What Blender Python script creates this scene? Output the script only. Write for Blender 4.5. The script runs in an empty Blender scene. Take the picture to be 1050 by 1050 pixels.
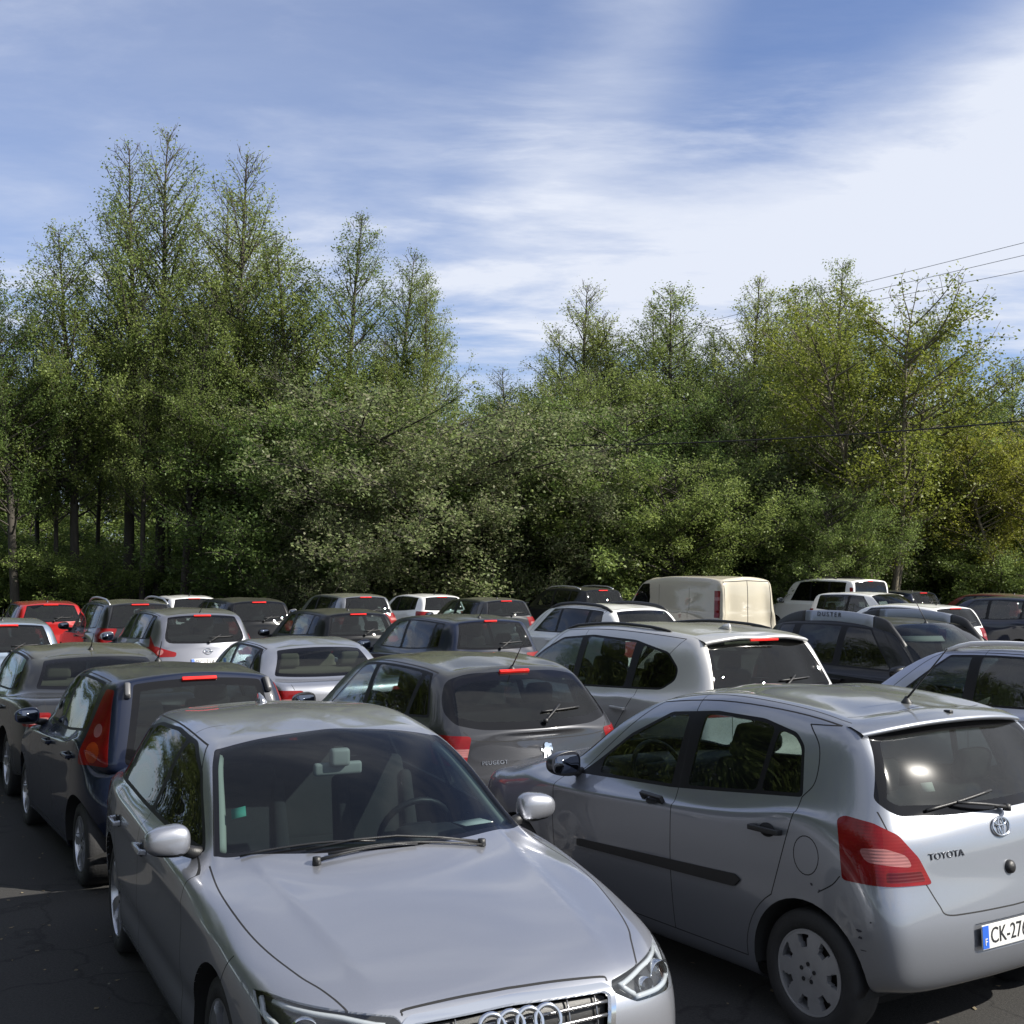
import bpy, bmesh, math, random
import numpy as np
from mathutils import Vector, Matrix
from mathutils.bvhtree import BVHTree
R = math.radians
scene = bpy.context.scene
COL = scene.collection
# ------------------------------------------------------------------ camera
CAMH = 2.2
cam_d = bpy.data.cameras.new('camera'); cam = bpy.data.objects.new('camera', cam_d); COL.objects.link(cam)
cam.location = (0, 0, CAMH); cam.rotation_euler = (R(90) + math.atan(57 / 1265), 0, 0)
cam_d.sensor_width = 36; cam_d.sensor_fit = 'HORIZONTAL'; cam_d.lens = 36 * 1265 / 1050
cam_d.clip_start = 0.05; cam_d.clip_end = 5000
scene.camera = cam
# ------------------------------------------------------------------ sky and sun
SUN_EL, SUN_AZ = R(36), R(104)          # azimuth clockwise from +Y (the view direction)
world = bpy.data.worlds.new('World'); scene.world = world; world.use_nodes = True
def N(nt, t, **k):
    n = nt.nodes.new(t)
    for a, v in k.items():
        if a.startswith('i_'):
            key = a[2:]
            n.inputs[int(key) if key.isdigit() else key.replace('_', ' ')].default_value = v
        else: setattr(n, a, v)
    return n
def build_sky():
    nt = world.node_tree; nt.nodes.clear(); L = nt.links.new
    out = N(nt, 'ShaderNodeOutputWorld'); bg = N(nt, 'ShaderNodeBackground'); bg.inputs[1].default_value = 0.066
    sky = N(nt, 'ShaderNodeTexSky', sky_type='NISHITA', sun_disc=False)
    sky.sun_elevation = SUN_EL; sky.sun_rotation = SUN_AZ; sky.altitude = 100; sky.air_density = 1.0; sky.dust_density = 0.2; sky.ozone_density = 4.0
    tc = N(nt, 'ShaderNodeTexCoord'); sep = N(nt, 'ShaderNodeSeparateXYZ'); L(tc.outputs['Generated'], sep.inputs[0])
    def M(op, a, b=None, c=None, clamp=False):
        n = N(nt, 'ShaderNodeMath', operation=op, use_clamp=clamp)
        for i, v in enumerate((a, b, c)):
            if v is None: continue
            if isinstance(v, (int, float)): n.inputs[i].default_value = v
            else: L(v, n.inputs[i])
        return n.outputs[0]
    # cloud sheet: the view direction is carried to a plane high above the ground
    z = M('ADD', M('MAXIMUM', sep.outputs[2], 0.0), 0.10)
    px = M('DIVIDE', sep.outputs[0], z); py = M('DIVIDE', sep.outputs[1], z)
    cmb = N(nt, 'ShaderNodeCombineXYZ'); L(px, cmb.inputs[0]); L(py, cmb.inputs[1])
    def noise(scale, detail, rough, dist, sx=1, sy=1, rot=0, off=(0, 0, 0)):
        mp = N(nt, 'ShaderNodeMapping'); mp.inputs['Scale'].default_value = (sx, sy, 1); mp.inputs['Rotation'].default_value = (0, 0, rot); mp.inputs['Location'].default_value = off
        L(cmb.outputs[0], mp.inputs[0])
        n = N(nt, 'ShaderNodeTexNoise', i_Scale=scale, i_Detail=detail, i_Roughness=rough, i_Distortion=dist)
        L(mp.outputs[0], n.inputs['Vector']); return n.outputs[0]
    def ramp(v, a, b):
        n = N(nt, 'ShaderNodeMapRange', interpolation_type='SMOOTHSTEP'); L(v, n.inputs[0]); n.inputs[1].default_value = a; n.inputs[2].default_value = b; return n.outputs[0]
    def blob(dx, dy, dz, c0, c1):
        d = N(nt, 'ShaderNodeVectorMath', operation='DOT_PRODUCT'); L(tc.outputs['Generated'], d.inputs[0])
        v = Vector((dx, dy, dz)).normalized(); d.inputs[1].default_value = v
        return ramp(d.outputs['Value'], c0, c1)
    n1 = noise(0.55, 8, 0.52, 0.25, 1.0, 0.75, 0.4, (3.1, 1.7, 0)); n2 = noise(1.5, 9, 0.60, 0.35, 0.6, 1.25, -0.95, (0.4, 8.2, 0)); n3 = noise(0.22, 4, 0.5, 0.2, 1, 1, 0, (9, 2, 0)); n4 = noise(4.5, 8, 0.65, 0.3, 0.6, 1.3, -0.85, (2, 5, 0))
    el = sep.outputs[2]; az = M('DIVIDE', sep.outputs[0], M('MAXIMUM', sep.outputs[1], 0.05))
    # a bank of bright cirrus low in the sky to the right, its upper edge climbing rightwards
    wob = M('MULTIPLY', M('SUBTRACT', M('ADD', M('MULTIPLY', n1, .6), M('MULTIPLY', n2, .4)), 0.5), 0.42)
    e2 = M('SUBTRACT', M('ADD', el, wob), M('MULTIPLY', M('MAXIMUM', M('SUBTRACT', az, 0.19), 0.0), 0.48))
    up = M('SUBTRACT', 1.0, ramp(e2, 0.20, 0.325)); low = ramp(M('ADD', el, M('MULTIPLY', wob, .7)), 0.150, 0.235); sidew = ramp(M('ADD', az, M('MULTIPLY', wob, .8)), -0.14, 0.20)
    # a plume rising steeply from the bank
    pl = M('ABSOLUTE', M('ADD', M('SUBTRACT', M('SUBTRACT', az, 0.012), M('MULTIPLY', M('SUBTRACT', el, 0.27), 0.60)), M('MULTIPLY', wob, .5)), None)
    plume = M('MULTIPLY', M('MULTIPLY', M('SUBTRACT', 1.0, ramp(pl, 0.0, 0.10)), ramp(el, 0.20, 0.27)), 0.34)
    bank = M('MULTIPLY', M('MULTIPLY', up, low), sidew)
    far = M('MULTIPLY', ramp(az, 1.2, 0.5), 1.0)
    tex = M('ADD', 0.22, M('MULTIPLY', n4, 1.15))
    thick = M('MULTIPLY', M('ADD', bank, plume, clamp=True), tex)
    # thin veil over the rest, denser to the left and towards the zenith
    vl = M('ADD', M('MULTIPLY', ramp(az, 0.30, -0.30), 0.19), 0.10)
    veil = M('MULTIPLY', M('ADD', M('MULTIPLY', ramp(M('ADD', M('MULTIPLY', n2, 0.6), M('MULTIPLY', n3, 0.4)), 0.38, 0.62), 0.40), vl), M('ADD', 0.72, M('MULTIPLY', n4, .55)))
    streak = M('MULTIPLY', ramp(M('ADD', M('MULTIPLY', n1, .5), M('MULTIPLY', n2, .5)), .465, .60), .40)
    dens = M('ADD', M('ADD', veil, streak), thick, clamp=True)
    dens = M('MULTIPLY', dens, ramp(sep.outputs[2], -0.01, 0.05))
    tint = N(nt, 'ShaderNodeMix', data_type='RGBA', blend_type='MULTIPLY'); tint.inputs[0].default_value = 1; L(sky.outputs[0], tint.inputs[6]); tint.inputs[7].default_value = (0.80, 0.935, 1.22, 1)
    mix = N(nt, 'ShaderNodeMix', data_type='RGBA'); L(dens, mix.inputs[0]); L(tint.outputs[2], mix.inputs[6]); mix.inputs[7].default_value = (6.9, 7.35, 8.4, 1)
    L(mix.outputs[2], bg.inputs[0]); L(bg.outputs[0], out.inputs[0])
build_sky()
sun_d = bpy.data.lights.new('sun', 'SUN'); sun_d.energy = 5.0; sun_d.angle = R(0.53); sun_d.color = (1.0, 0.95, 0.86)
sun = bpy.data.objects.new('sun', sun_d); COL.objects.link(sun)
SUN_DIR = Vector((math.sin(SUN_AZ) * math.cos(SUN_EL), math.cos(SUN_AZ) * math.cos(SUN_EL), math.sin(SUN_EL)))
sun.rotation_euler = SUN_DIR.to_track_quat('Z', 'Y').to_euler(); sun.location = SUN_DIR * 60
vs = scene.view_settings; scene.display_settings.display_device = 'sRGB'
vs.view_transform = 'Standard'; vs.look = 'None'; vs.exposure = 0.80; vs.gamma = 1.0
scene.render.engine = 'CYCLES'
cy = scene.cycles; cy.max_bounces = 10; cy.transparent_max_bounces = 24; cy.diffuse_bounces = 3; cy.glossy_bounces = 4; cy.transmission_bounces = 6
cy.caustics_reflective = False; cy.caustics_refractive = False
cy.use_denoising = True
# ------------------------------------------------------------------ materials
MAT = {}
def newmat(name):
    m = bpy.data.materials.new(name); m.use_nodes = True; nt = m.node_tree; nt.nodes.clear()
    o = N(nt, 'ShaderNodeOutputMaterial'); return m, nt, o
def principled(name, col, rough=0.5, metal=0.0, coat=0.0, spec=0.5, bump=None, var=None, emit=None):
    if name in MAT: return MAT[name]
    m, nt, o = newmat(name); L = nt.links.new
    p = N(nt, 'ShaderNodeBsdfPrincipled'); p.inputs['Base Color'].default_value = (*col, 1); p.inputs['Roughness'].default_value = rough
    p.inputs['Metallic'].default_value = metal; p.inputs['Coat Weight'].default_value = coat; p.inputs['Coat Roughness'].default_value = 0.04; p.inputs['Specular IOR Level'].default_value = spec
    if bump:
        tc = N(nt, 'ShaderNodeTexCoord'); n = N(nt, 'ShaderNodeTexNoise', i_Scale=bump[0], i_Detail=4.0); L(tc.outputs['Object'], n.inputs['Vector'])
        b = N(nt, 'ShaderNodeBump', i_Strength=bump[1], i_Distance=0.01); L(n.outputs[0], b.inputs['Height']); L(b.outputs[0], p.inputs['Normal'])
    if var:
        tc = N(nt, 'ShaderNodeTexCoord'); n = N(nt, 'ShaderNodeTexNoise', i_Scale=var[0], i_Detail=5.0, i_Roughness=0.6); L(tc.outputs['Object'], n.inputs['Vector'])
        mx = N(nt, 'ShaderNodeMix', data_type='RGBA'); L(n.outputs[0], mx.inputs[0]); mx.inputs[6].default_value = (*[c * (1 - var[1]) for c in col], 1); mx.inputs[7].default_value = (*[min(1, c * (1 + var[1])) for c in col], 1)
        L(mx.outputs[2], p.inputs['Base Color'])
    L(p.outputs[0], o.inputs[0]); MAT[name] = m; return m
def paint(name, col, metal=0.0, rough=0.35, dust=0.35, coat=1.0, dustcol=(0.15, 0.15, 0.105)):
    """Car paint under a clear coat, with pollen dust lying on what faces up, the unpainted inside dark."""
    if name in MAT: return MAT[name]
    m, nt, o = newmat(name); L = nt.links.new
    tc = N(nt, 'ShaderNodeTexCoord'); geo = N(nt, 'ShaderNodeNewGeometry')
    p = N(nt, 'ShaderNodeBsdfPrincipled'); p.inputs['Metallic'].default_value = metal; p.inputs['Roughness'].default_value = rough
    p.inputs['Coat Weight'].default_value = coat; p.inputs['Coat Roughness'].default_value = 0.025; p.inputs['Coat IOR'].default_value = 1.75 if metal > .5 else 1.5; p.inputs['Specular IOR Level'].default_value = 0.15
    fl = N(nt, 'ShaderNodeTexNoise', i_Scale=900.0, i_Detail=0.0); L(tc.outputs['Object'], fl.inputs['Vector'])
    lo = N(nt, 'ShaderNodeTexNoise', i_Scale=2.6, i_Detail=5.0, i_Roughness=0.62); L(tc.outputs['Object'], lo.inputs['Vector'])
    md = N(nt, 'ShaderNodeTexNoise', i_Scale=60.0, i_Detail=4.0, i_Roughness=0.7); L(tc.outputs['Object'], md.inputs['Vector'])
    mx = N(nt, 'ShaderNodeMix', data_type='RGBA'); L(fl.outputs[0], mx.inputs[0])
    mx.inputs[6].default_value = (*[c * 0.85 for c in col], 1); mx.inputs[7].default_value = (*[min(1, c * 1.12) for c in col], 1)
    # dust
    up = N(nt, 'ShaderNodeSeparateXYZ'); L(geo.outputs['Normal'], up.inputs[0])
    pos = N(nt, 'ShaderNodeSeparateXYZ'); L(tc.outputs['Object'], pos.inputs[0])
    mr = N(nt, 'ShaderNodeMapRange', interpolation_type='SMOOTHSTEP'); L(up.outputs[2], mr.inputs[0]); mr.inputs[1].default_value = 0.80; mr.inputs[2].default_value = 1.0
    hz = N(nt, 'ShaderNodeMapRange', interpolation_type='SMOOTHSTEP'); L(pos.outputs[2], hz.inputs[0]); hz.inputs[1].default_value = 1.12; hz.inputs[2].default_value = 1.40; hz.inputs[3].default_value = 0.12
    def mul(a, b):
        n = N(nt, 'ShaderNodeMath', operation='MULTIPLY', use_clamp=True)
        for i, v in enumerate((a, b)):
            if isinstance(v, float): n.inputs[i].default_value = v
            else: L(v, n.inputs[i])
        return n.outputs[0]
    nz = N(nt, 'ShaderNodeMapRange'); L(lo.outputs[0], nz.inputs[0]); nz.inputs[1].default_value = 0.25; nz.inputs[2].default_value = 0.7; nz.inputs[3].default_value = 0.45
    nf = N(nt, 'ShaderNodeMapRange'); L(md.outputs[0], nf.inputs[0]); nf.inputs[1].default_value = 0.3; nf.inputs[2].default_value = 0.68; nf.inputs[3].default_value = 0.55; nf.inputs[4].default_value = 1.2
    dm = mul(mul(mul(mul(mr.outputs[0], hz.outputs[0]), nz.outputs[0]), nf.outputs[0]), float(dust) * 1.4)
    d = N(nt, 'ShaderNodeBsdfDiffuse'); d.inputs[0].default_value = (*dustcol, 1)
    rr = N(nt, 'ShaderNodeMapRange'); L(lo.outputs[0], rr.inputs[0]); rr.inputs[3].default_value = 0.01; rr.inputs[4].default_value = 0.07
    L(rr.outputs[0], p.inputs['Coat Roughness'])
    ms = N(nt, 'ShaderNodeMixShader'); L(mx.outputs[2], p.inputs['Base Color']); L(dm, ms.inputs[0]); L(p.outputs[0], ms.inputs[1]); L(d.outputs[0], ms.inputs[2])
    inn = N(nt, 'ShaderNodeBsdfDiffuse'); inn.inputs[0].default_value = (0.03, 0.03, 0.032, 1)
    bk = N(nt, 'ShaderNodeMixShader'); L(geo.outputs['Backfacing'], bk.inputs[0]); L(ms.outputs[0], bk.inputs[1]); L(inn.outputs[0], bk.inputs[2])
    L(bk.outputs[0], o.inputs[0]); MAT[name] = m; return m
def glass(name, tint=(0.62, 0.70, 0.68), rough=0.0, dust=0.03, f0=0.10, haze=.04, hr=.12):
    if name in MAT: return MAT[name]
    m, nt, o = newmat(name); L = nt.links.new
    tr = N(nt, 'ShaderNodeBsdfTransparent'); tr.inputs[0].default_value = (*tint, 1)
    gl = N(nt, 'ShaderNodeBsdfGlossy'); gl.inputs['Roughness'].default_value = rough
    df = N(nt, 'ShaderNodeBsdfDiffuse'); df.inputs[0].default_value = (0.42, 0.42, 0.38, 1)
    geo = N(nt, 'ShaderNodeNewGeometry'); tc = N(nt, 'ShaderNodeTexCoord')
    lo = N(nt, 'ShaderNodeTexNoise', i_Scale=28.0, i_Detail=8.0, i_Roughness=0.7); L(tc.outputs['Object'], lo.inputs['Vector'])
    mr = N(nt, 'ShaderNodeMapRange'); L(lo.outputs[0], mr.inputs[0]); mr.inputs[1].default_value = 0.35; mr.inputs[2].default_value = 0.75; mr.inputs[3].default_value = dust * 0.7; mr.inputs[4].default_value = dust * 1.3
    a = N(nt, 'ShaderNodeMixShader'); L(mr.outputs[0], a.inputs[0]); L(tr.outputs[0], a.inputs[1]); L(df.outputs[0], a.inputs[2])
    # Schlick reflectance, the same from both sides
    dt = N(nt, 'ShaderNodeVectorMath', operation='DOT_PRODUCT'); L(geo.outputs['Incoming'], dt.inputs[0]); L(geo.outputs['Normal'], dt.inputs[1])
    def M(op, x, y):
        n = N(nt, 'ShaderNodeMath', operation=op)
        for i, v in enumerate((x, y)):
            if v is None: continue
            if isinstance(v, (int, float)): n.inputs[i].default_value = v
            else: L(v, n.inputs[i])
        return n.outputs[0]
    c = M('ABSOLUTE', dt.outputs['Value'], None); f = M('ADD', M('MULTIPLY', M('POWER', M('SUBTRACT', 1.0, c), 5.0), 1 - f0), f0)
    g2 = N(nt, 'ShaderNodeBsdfGlossy'); g2.inputs['Roughness'].default_value = hr; gm = N(nt, 'ShaderNodeMixShader'); gm.inputs[0].default_value = haze; L(gl.outputs[0], gm.inputs[1]); L(g2.outputs[0], gm.inputs[2])
    ms = N(nt, 'ShaderNodeMixShader'); L(f, ms.inputs[0]); L(a.outputs[0], ms.inputs[1]); L(gm.outputs[0], ms.inputs[2])
    L(ms.outputs[0], o.inputs[0]); MAT[name] = m; return m
def lens(name, col, spec=0.5, ribs=140.0, strength=0.25):
    """Moulded lamp plastic: saturated, glossy, with a fine optic pattern underneath."""
    if name in MAT: return MAT[name]
    m, nt, o = newmat(name); L = nt.links.new
    p = N(nt, 'ShaderNodeBsdfPrincipled'); p.inputs['Roughness'].default_value = 0.45; p.inputs['Specular IOR Level'].default_value = 0.1; p.inputs['Coat Weight'].default_value = 0.55; p.inputs['Coat Roughness'].default_value = 0.02
    tc = N(nt, 'ShaderNodeTexCoord'); w = N(nt, 'ShaderNodeTexWave', i_Scale=ribs / 6.283, bands_direction='Z'); L(tc.outputs['Object'], w.inputs['Vector'])
    vo = N(nt, 'ShaderNodeTexNoise', i_Scale=9.0, i_Detail=2.0); L(tc.outputs['Object'], vo.inputs['Vector'])
    mx = N(nt, 'ShaderNodeMix', data_type='RGBA'); L(vo.outputs[0], mx.inputs[0]); mx.inputs[6].default_value = (*[c * 0.45 for c in col], 1); mx.inputs[7].default_value = (*[min(1, c * 1.5) for c in col], 1)
    L(mx.outputs[2], p.inputs['Base Color'])
    b = N(nt, 'ShaderNodeBump', i_Strength=strength, i_Distance=0.004); L(w.outputs[0], b.inputs['Height']); L(b.outputs[0], p.inputs['Normal'])
    gb = N(nt, 'ShaderNodeNewGeometry'); dk = N(nt, 'ShaderNodeBsdfDiffuse'); dk.inputs[0].default_value = (.02, .02, .02, 1); mb = N(nt, 'ShaderNodeMixShader'); L(gb.outputs['Backfacing'], mb.inputs[0]); L(p.outputs[0], mb.inputs[1]); L(dk.outputs[0], mb.inputs[2])
    L(mb.outputs[0], o.inputs[0]); MAT[name] = m; return m
BLACK = principled('black_plastic', (0.014, 0.014, 0.015), 0.45, bump=(300, .15))
GAP = principled('shut_line', (0.006, 0.006, 0.007), 0.8)
FRIT = principled('glass_frit', (0.006, 0.006, 0.007), 0.04, spec=.3)
SEAL = principled('rubber_seal', (0.007, 0.007, 0.008), 0.5, spec=.2)
RUBBER = principled('tyre_rubber', (0.018, 0.018, 0.019), 0.75, bump=(60, .25), var=(12, .4))
WELL = principled('wheel_well', (0.010, 0.010, 0.010), 0.9)
CHROME = principled('chrome', (0.72, 0.73, 0.75), 0.10, metal=1.0)
ALLOY = principled('alloy', (0.52, 0.53, 0.55), 0.28, metal=0.85, coat=.4, var=(6, .15))
COVER = principled('wheel_cover_plastic', (0.36, 0.36, 0.37), 0.42, metal=0.5, var=(9, .25))
DISC = principled('brake_disc', (0.08, 0.07, 0.065), 0.5, metal=0.6)
CLOTH = principled('seat_cloth_dark', (0.022, 0.023, 0.026), 0.9, bump=(400, .4), var=(5, .3))
CLOTHG = principled('seat_cloth_grey', (0.038, 0.038, 0.040), 0.9, bump=(400, .4), var=(5, .3))
CLOTHB = principled('seat_cloth_beige', (0.30, 0.27, 0.21), 0.9, bump=(400, .4))
DASH = principled('dashboard_plastic', (0.022, 0.023, 0.025), 0.6, bump=(250, .3))
TRIM = principled('pillar_trim_pale', (0.50, 0.52, 0.46), 0.7)
RED = lens('red_lens', (0.17, 0.003, 0.004), strength=.06)
REDDEEP = lens('dark_red_lens', (0.08, 0.002, 0.003))
CLEARL = lens('pink_clear_lens', (0.30, 0.12, 0.115))
ORANGE = lens('amber_lens', (0.36, 0.045, 0.008))
WHITEP = principled('plate_white', (0.60, 0.60, 0.58), 0.45)
BLUEP = principled('plate_blue', (0.02, 0.10, 0.48), 0.45)
INK = principled('plate_ink', (0.012, 0.012, 0.014), 0.5)
PAPER = principled('paper', (0.75, 0.78, 0.74), 0.8)
STICK = principled('green_sticker', (0.10, 0.45, 0.34), 0.7)
SILVERRAIL = principled('roof_rail_silver', (0.50, 0.51, 0.53), 0.35, metal=0.8)
GLASS = glass('window_glass', (.42, .49, .47), dust=.010, f0=.075); GLASSP = glass('privacy_glass', (0.07, 0.08, 0.08), dust=.006, f0=.06); GLASSR = glass('rear_glass', (0.26, 0.30, 0.29), rough=.0, dust=0.010, f0=.05, haze=.0); GLASSY = glass('dusty_rear_glass', (0.30, 0.345, 0.335), rough=.02, dust=0.02, f0=.07, haze=.10, hr=.15); GLASSW = glass('windscreen_glass', (0.37, 0.44, 0.445), dust=0.006, f0=.045, haze=0)
LAMPGLASS = glass('headlight_glass', (0.93, 0.95, 0.96), dust=0.02)
MIRROR = principled('mirror_glass', (0.16, 0.18, 0.22), 0.03, metal=1.0)
# ------------------------------------------------------------------ scene bookkeeping
def mesh_obj(name, bm, mats, parent=None, smooth=True, loc=None):
    me = bpy.data.meshes.new(name); bm.normal_update(); bm.to_mesh(me); bm.free()
    return link_mesh(name, me, mats, parent, smooth, loc)
def link_mesh(name, me, mats, parent=None, smooth=True, loc=None):
    o = bpy.data.objects.new(name, me); COL.objects.link(o)
    for m in (mats if isinstance(mats, (list, tuple)) else [mats]): me.materials.append(m)
    if smooth and len(me.polygons): me.polygons.foreach_set('use_smooth', [True] * len(me.polygons))
    if parent: o.parent = parent
    if loc is not None: o.location = loc
    return o
def empty(name, parent=None, loc=(0, 0, 0), rz=0.0):
    o = bpy.data.objects.new(name, None); COL.objects.link(o); o.location = loc; o.rotation_euler = (0, 0, rz); o.empty_display_size = 0.1
    if parent: o.parent = parent
    return o
def tag(o, label=None, cat=None, group=None, kind=None):
    if label: o['label'] = label
    if cat: o['category'] = cat
    if group: o['group'] = group
    if kind: o['kind'] = kind
    return o
def kids(o): return CHILD.get(o.name, [])
CHILD = {}
def index_children():
    CHILD.clear()
    for o in bpy.data.objects:
        if o.parent: CHILD.setdefault(o.parent.name, []).append(o)
def dup(o, parent=None, matmap=None):
    c = o.copy(); COL.objects.link(c); c.parent = parent
    if matmap and c.type == 'MESH':
        for sl in c.material_slots:
            if sl.material and sl.material.name in matmap:
                nm = matmap[sl.material.name]; sl.link = 'OBJECT'; sl.material = nm
    for ch in kids(o): dup(ch, c, matmap)
    return c
# ------------------------------------------------------------------ small mesh tools
def bm_box(bm, c, s, rot=None, taper=1.0, bev=0.0, mi=0):
    g = bmesh.ops.create_cube(bm, size=1.0); vs_ = g['verts']
    for v in vs_:
        k = taper if v.co.z > 0 else 1.0
        v.co = Vector((v.co.x * s[0] * k, v.co.y * s[1] * k, v.co.z * s[2]))
    if bev:
        es = list({e for v in vs_ for e in v.link_edges})
        r = bmesh.ops.bevel(bm, geom=es, offset=bev, segments=3, profile=0.6, affect='EDGES', clamp_overlap=True)
        vs_ = list({v for f in r['faces'] for v in f.verts} | {v for v in vs_ if v.is_valid})
        seen = set(vs_); st = list(vs_)
        while st:
            v = st.pop()
            for e in v.link_edges:
                w = e.other_vert(v)
                if w not in seen: seen.add(w); st.append(w)
        vs_ = list(seen)
    M_ = Matrix.Translation(Vector(c)) @ (rot if rot is not None else Matrix.Identity(4))
    fs = set()
    for v in vs_:
        v.co = M_ @ v.co
        for f in v.link_faces: fs.add(f)
    for f in fs: f.material_index = mi
    return vs_
def bm_tube(bm, pts, rad, seg=8, mi=0, cap=True, sx=1.0):
    pts = [Vector(p) for p in pts]; n = len(pts)
    rads = rad if isinstance(rad, (list, tuple)) else [rad] * n
    rings = []; up0 = None
    for i, p in enumerate(pts):
        t = (pts[min(i + 1, n - 1)] - pts[max(i - 1, 0)]).normalized()
        if up0 is None:
            up0 = Vector((0, 0, 1)) if abs(t.z) < 0.9 else Vector((1, 0, 0))
        a = t.cross(up0)
        if a.length < 1e-6: a = t.orthogonal()
        a.normalize(); b = a.cross(t).normalized(); up0 = b
        rings.append([bm.verts.new(p + (a * math.cos(2 * math.pi * k / seg) * sx + b * math.sin(2 * math.pi * k / seg)) * rads[i]) for k in range(seg)])
    for i in range(n - 1):
        for k in range(seg):
            f = bm.faces.new((rings[i][k], rings[i][(k + 1) % seg], rings[i + 1][(k + 1) % seg], rings[i + 1][k])); f.material_index = mi
    if cap:
        f = bm.faces.new(rings[0][::-1]); f.material_index = mi; f = bm.faces.new(rings[-1]); f.material_index = mi
def bm_lathe(bm, prof, seg=48, axis='X', c=(0, 0, 0), mi=0, close=False):
    """prof: list of (along axis, radius)."""
    rings = []
    for a, r in prof:
        ring = []
        for k in range(seg):
            q = 2 * math.pi * k / seg; u, w = r * math.cos(q), r * math.sin(q)
            p = {'X': (a, u, w), 'Y': (u, a, w), 'Z': (u, w, a)}[axis]
            ring.append(bm.verts.new(Vector(p) + Vector(c)))
        rings.append(ring)
    m = len(rings)
    for i in range(m if close else m - 1):
        A, B = rings[i], rings[(i + 1) % m]
        for k in range(seg):
            f = bm.faces.new((A[k], A[(k + 1) % seg], B[(k + 1) % seg], B[k])); f.material_index = mi
    return rings
def bm_prism(bm, pts, fn, depth, mi=0):
    """pts 2D outline; fn(u, v, d) -> 3D point, d = 0 front, depth back."""
    A = [bm.verts.new(fn(u, v, 0.0)) for u, v in pts]; B = [bm.verts.new(fn(u, v, depth)) for u, v in pts]
    f = bm.faces.new(A); f.material_index = mi; f = bm.faces.new(B[::-1]); f.material_index = mi
    n = len(pts)
    for i in range(n):
        f = bm.faces.new((A[i], B[i], B[(i + 1) % n], A[(i + 1) % n])); f.material_index = mi
_dg = None
def text_mesh(body, size, depth=0.0, shear=0.0, space=1.0):
    cu = bpy.data.curves.new('lettering', 'FONT'); cu.body = body; cu.size = size; cu.align_x = 'CENTER'; cu.align_y = 'CENTER'; cu.extrude = depth; cu.shear = shear; cu.space_character = space
    cu.resolution_u = 3
    o = bpy.data.objects.new('lettering', cu); COL.objects.link(o)
    dg = bpy.context.evaluated_depsgraph_get(); dg.update()
    me = bpy.data.meshes.new_from_object(o.evaluated_get(dg)); bpy.data.objects.remove(o); bpy.data.curves.remove(cu)
    return me
def text_part(name, body, size, M_, mat, parent, depth=0.002, space=1.0, sx=1.0, bold=0.0):
    me = text_mesh(body, size, depth, 0.0, space); me.transform(M_ @ Matrix.Diagonal((sx, 1, 1, 1)))
    return link_mesh(name, me, mat, parent, smooth=False)
# ------------------------------------------------------------------ convex 2-D helpers
def area(P): return 0.5 * sum(P[i][0] * P[(i + 1) % len(P)][1] - P[(i + 1) % len(P)][0] * P[i][1] for i in range(len(P)))
def ccw(P): return list(P) if area(P) > 0 else list(P)[::-1]
def hull(P):
    P = sorted(set((round(a, 5), round(b, 5)) for a, b in P))
    def half(Q):
        h = []
        for p in Q:
            while len(h) >= 2 and (h[-1][0] - h[-2][0]) * (p[1] - h[-2][1]) - (h[-1][1] - h[-2][1]) * (p[0] - h[-2][0]) <= 1e-9: h.pop()
            h.append(p)
        return h
    a = half(P); b = half(P[::-1]); return a[:-1] + b[:-1]
def clip(P, a, b, c):
    """Keep a*x + b*y <= c of polygon P."""
    out = []
    for i in range(len(P)):
        p, q = P[i], P[(i + 1) % len(P)]; dp = a * p[0] + b * p[1] - c; dq = a * q[0] + b * q[1] - c
        if dp <= 0: out.append(p)
        if (dp < 0 < dq) or (dq < 0 < dp):
            t = dp / (dp - dq); out.append((p[0] + (q[0] - p[0]) * t, p[1] + (q[1] - p[1]) * t))
    return out
def inset(P, d):
    P = ccw(P); out = list(P)
    for i in range(len(P)):
        p, q = P[i], P[(i + 1) % len(P)]; ex, ey = q[0] - p[0], q[1] - p[1]; l = math.hypot(ex, ey)
        if l < 1e-6: continue
        nx, ny = ey / l, -ex / l
        out = clip(out, nx, ny, nx * p[0] + ny * p[1] - d)
        if len(out) < 3: return []
    return out
def rnd(P, r, n=4):
    """Round the corners of a convex polygon."""
    P = ccw(P); out = []; m = len(P)
    for i in range(m):
        p = Vector(P[i]); a = Vector(P[i - 1]); b = Vector(P[(i + 1) % m])
        rr = min(r if not isinstance(r, (list, tuple)) else r[i], (a - p).length * .45, (b - p).length * .45)
        if rr < 1e-4: out.append(tuple(p)); continue
        s = p + (a - p).normalized() * rr; e = p + (b - p).normalized() * rr
        for k in range(n + 1):
            t = k / n; q = s * (1 - t) ** 2 + p * 2 * t * (1 - t) + e * t * t; out.append((q.x, q.y))
    return out
def ellipse(cx, cy_, rx, ry, n=20): return [(cx + rx * math.cos(2 * math.pi * k / n), cy_ + ry * math.sin(2 * math.pi * k / n)) for k in range(n)]
def smooth2(P, n=6):
    """Catmull-Rom through 2-D points."""
    P = [Vector(p) for p in P]; out = []
    for i in range(len(P) - 1):
        a = P[i - 1] if i else P[0] * 2 - P[1]; b, c = P[i], P[i + 1]; d = P[i + 2] if i + 2 < len(P) else c * 2 - b
        for k in range(n):
            t = k / n; out.append(tuple(.5 * (2 * b + (c - a) * t + (2 * a - 5 * b + 4 * c - d) * t * t + (3 * b - a - 3 * c + d) * t ** 3)))
    return out + [tuple(P[-1])]
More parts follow.
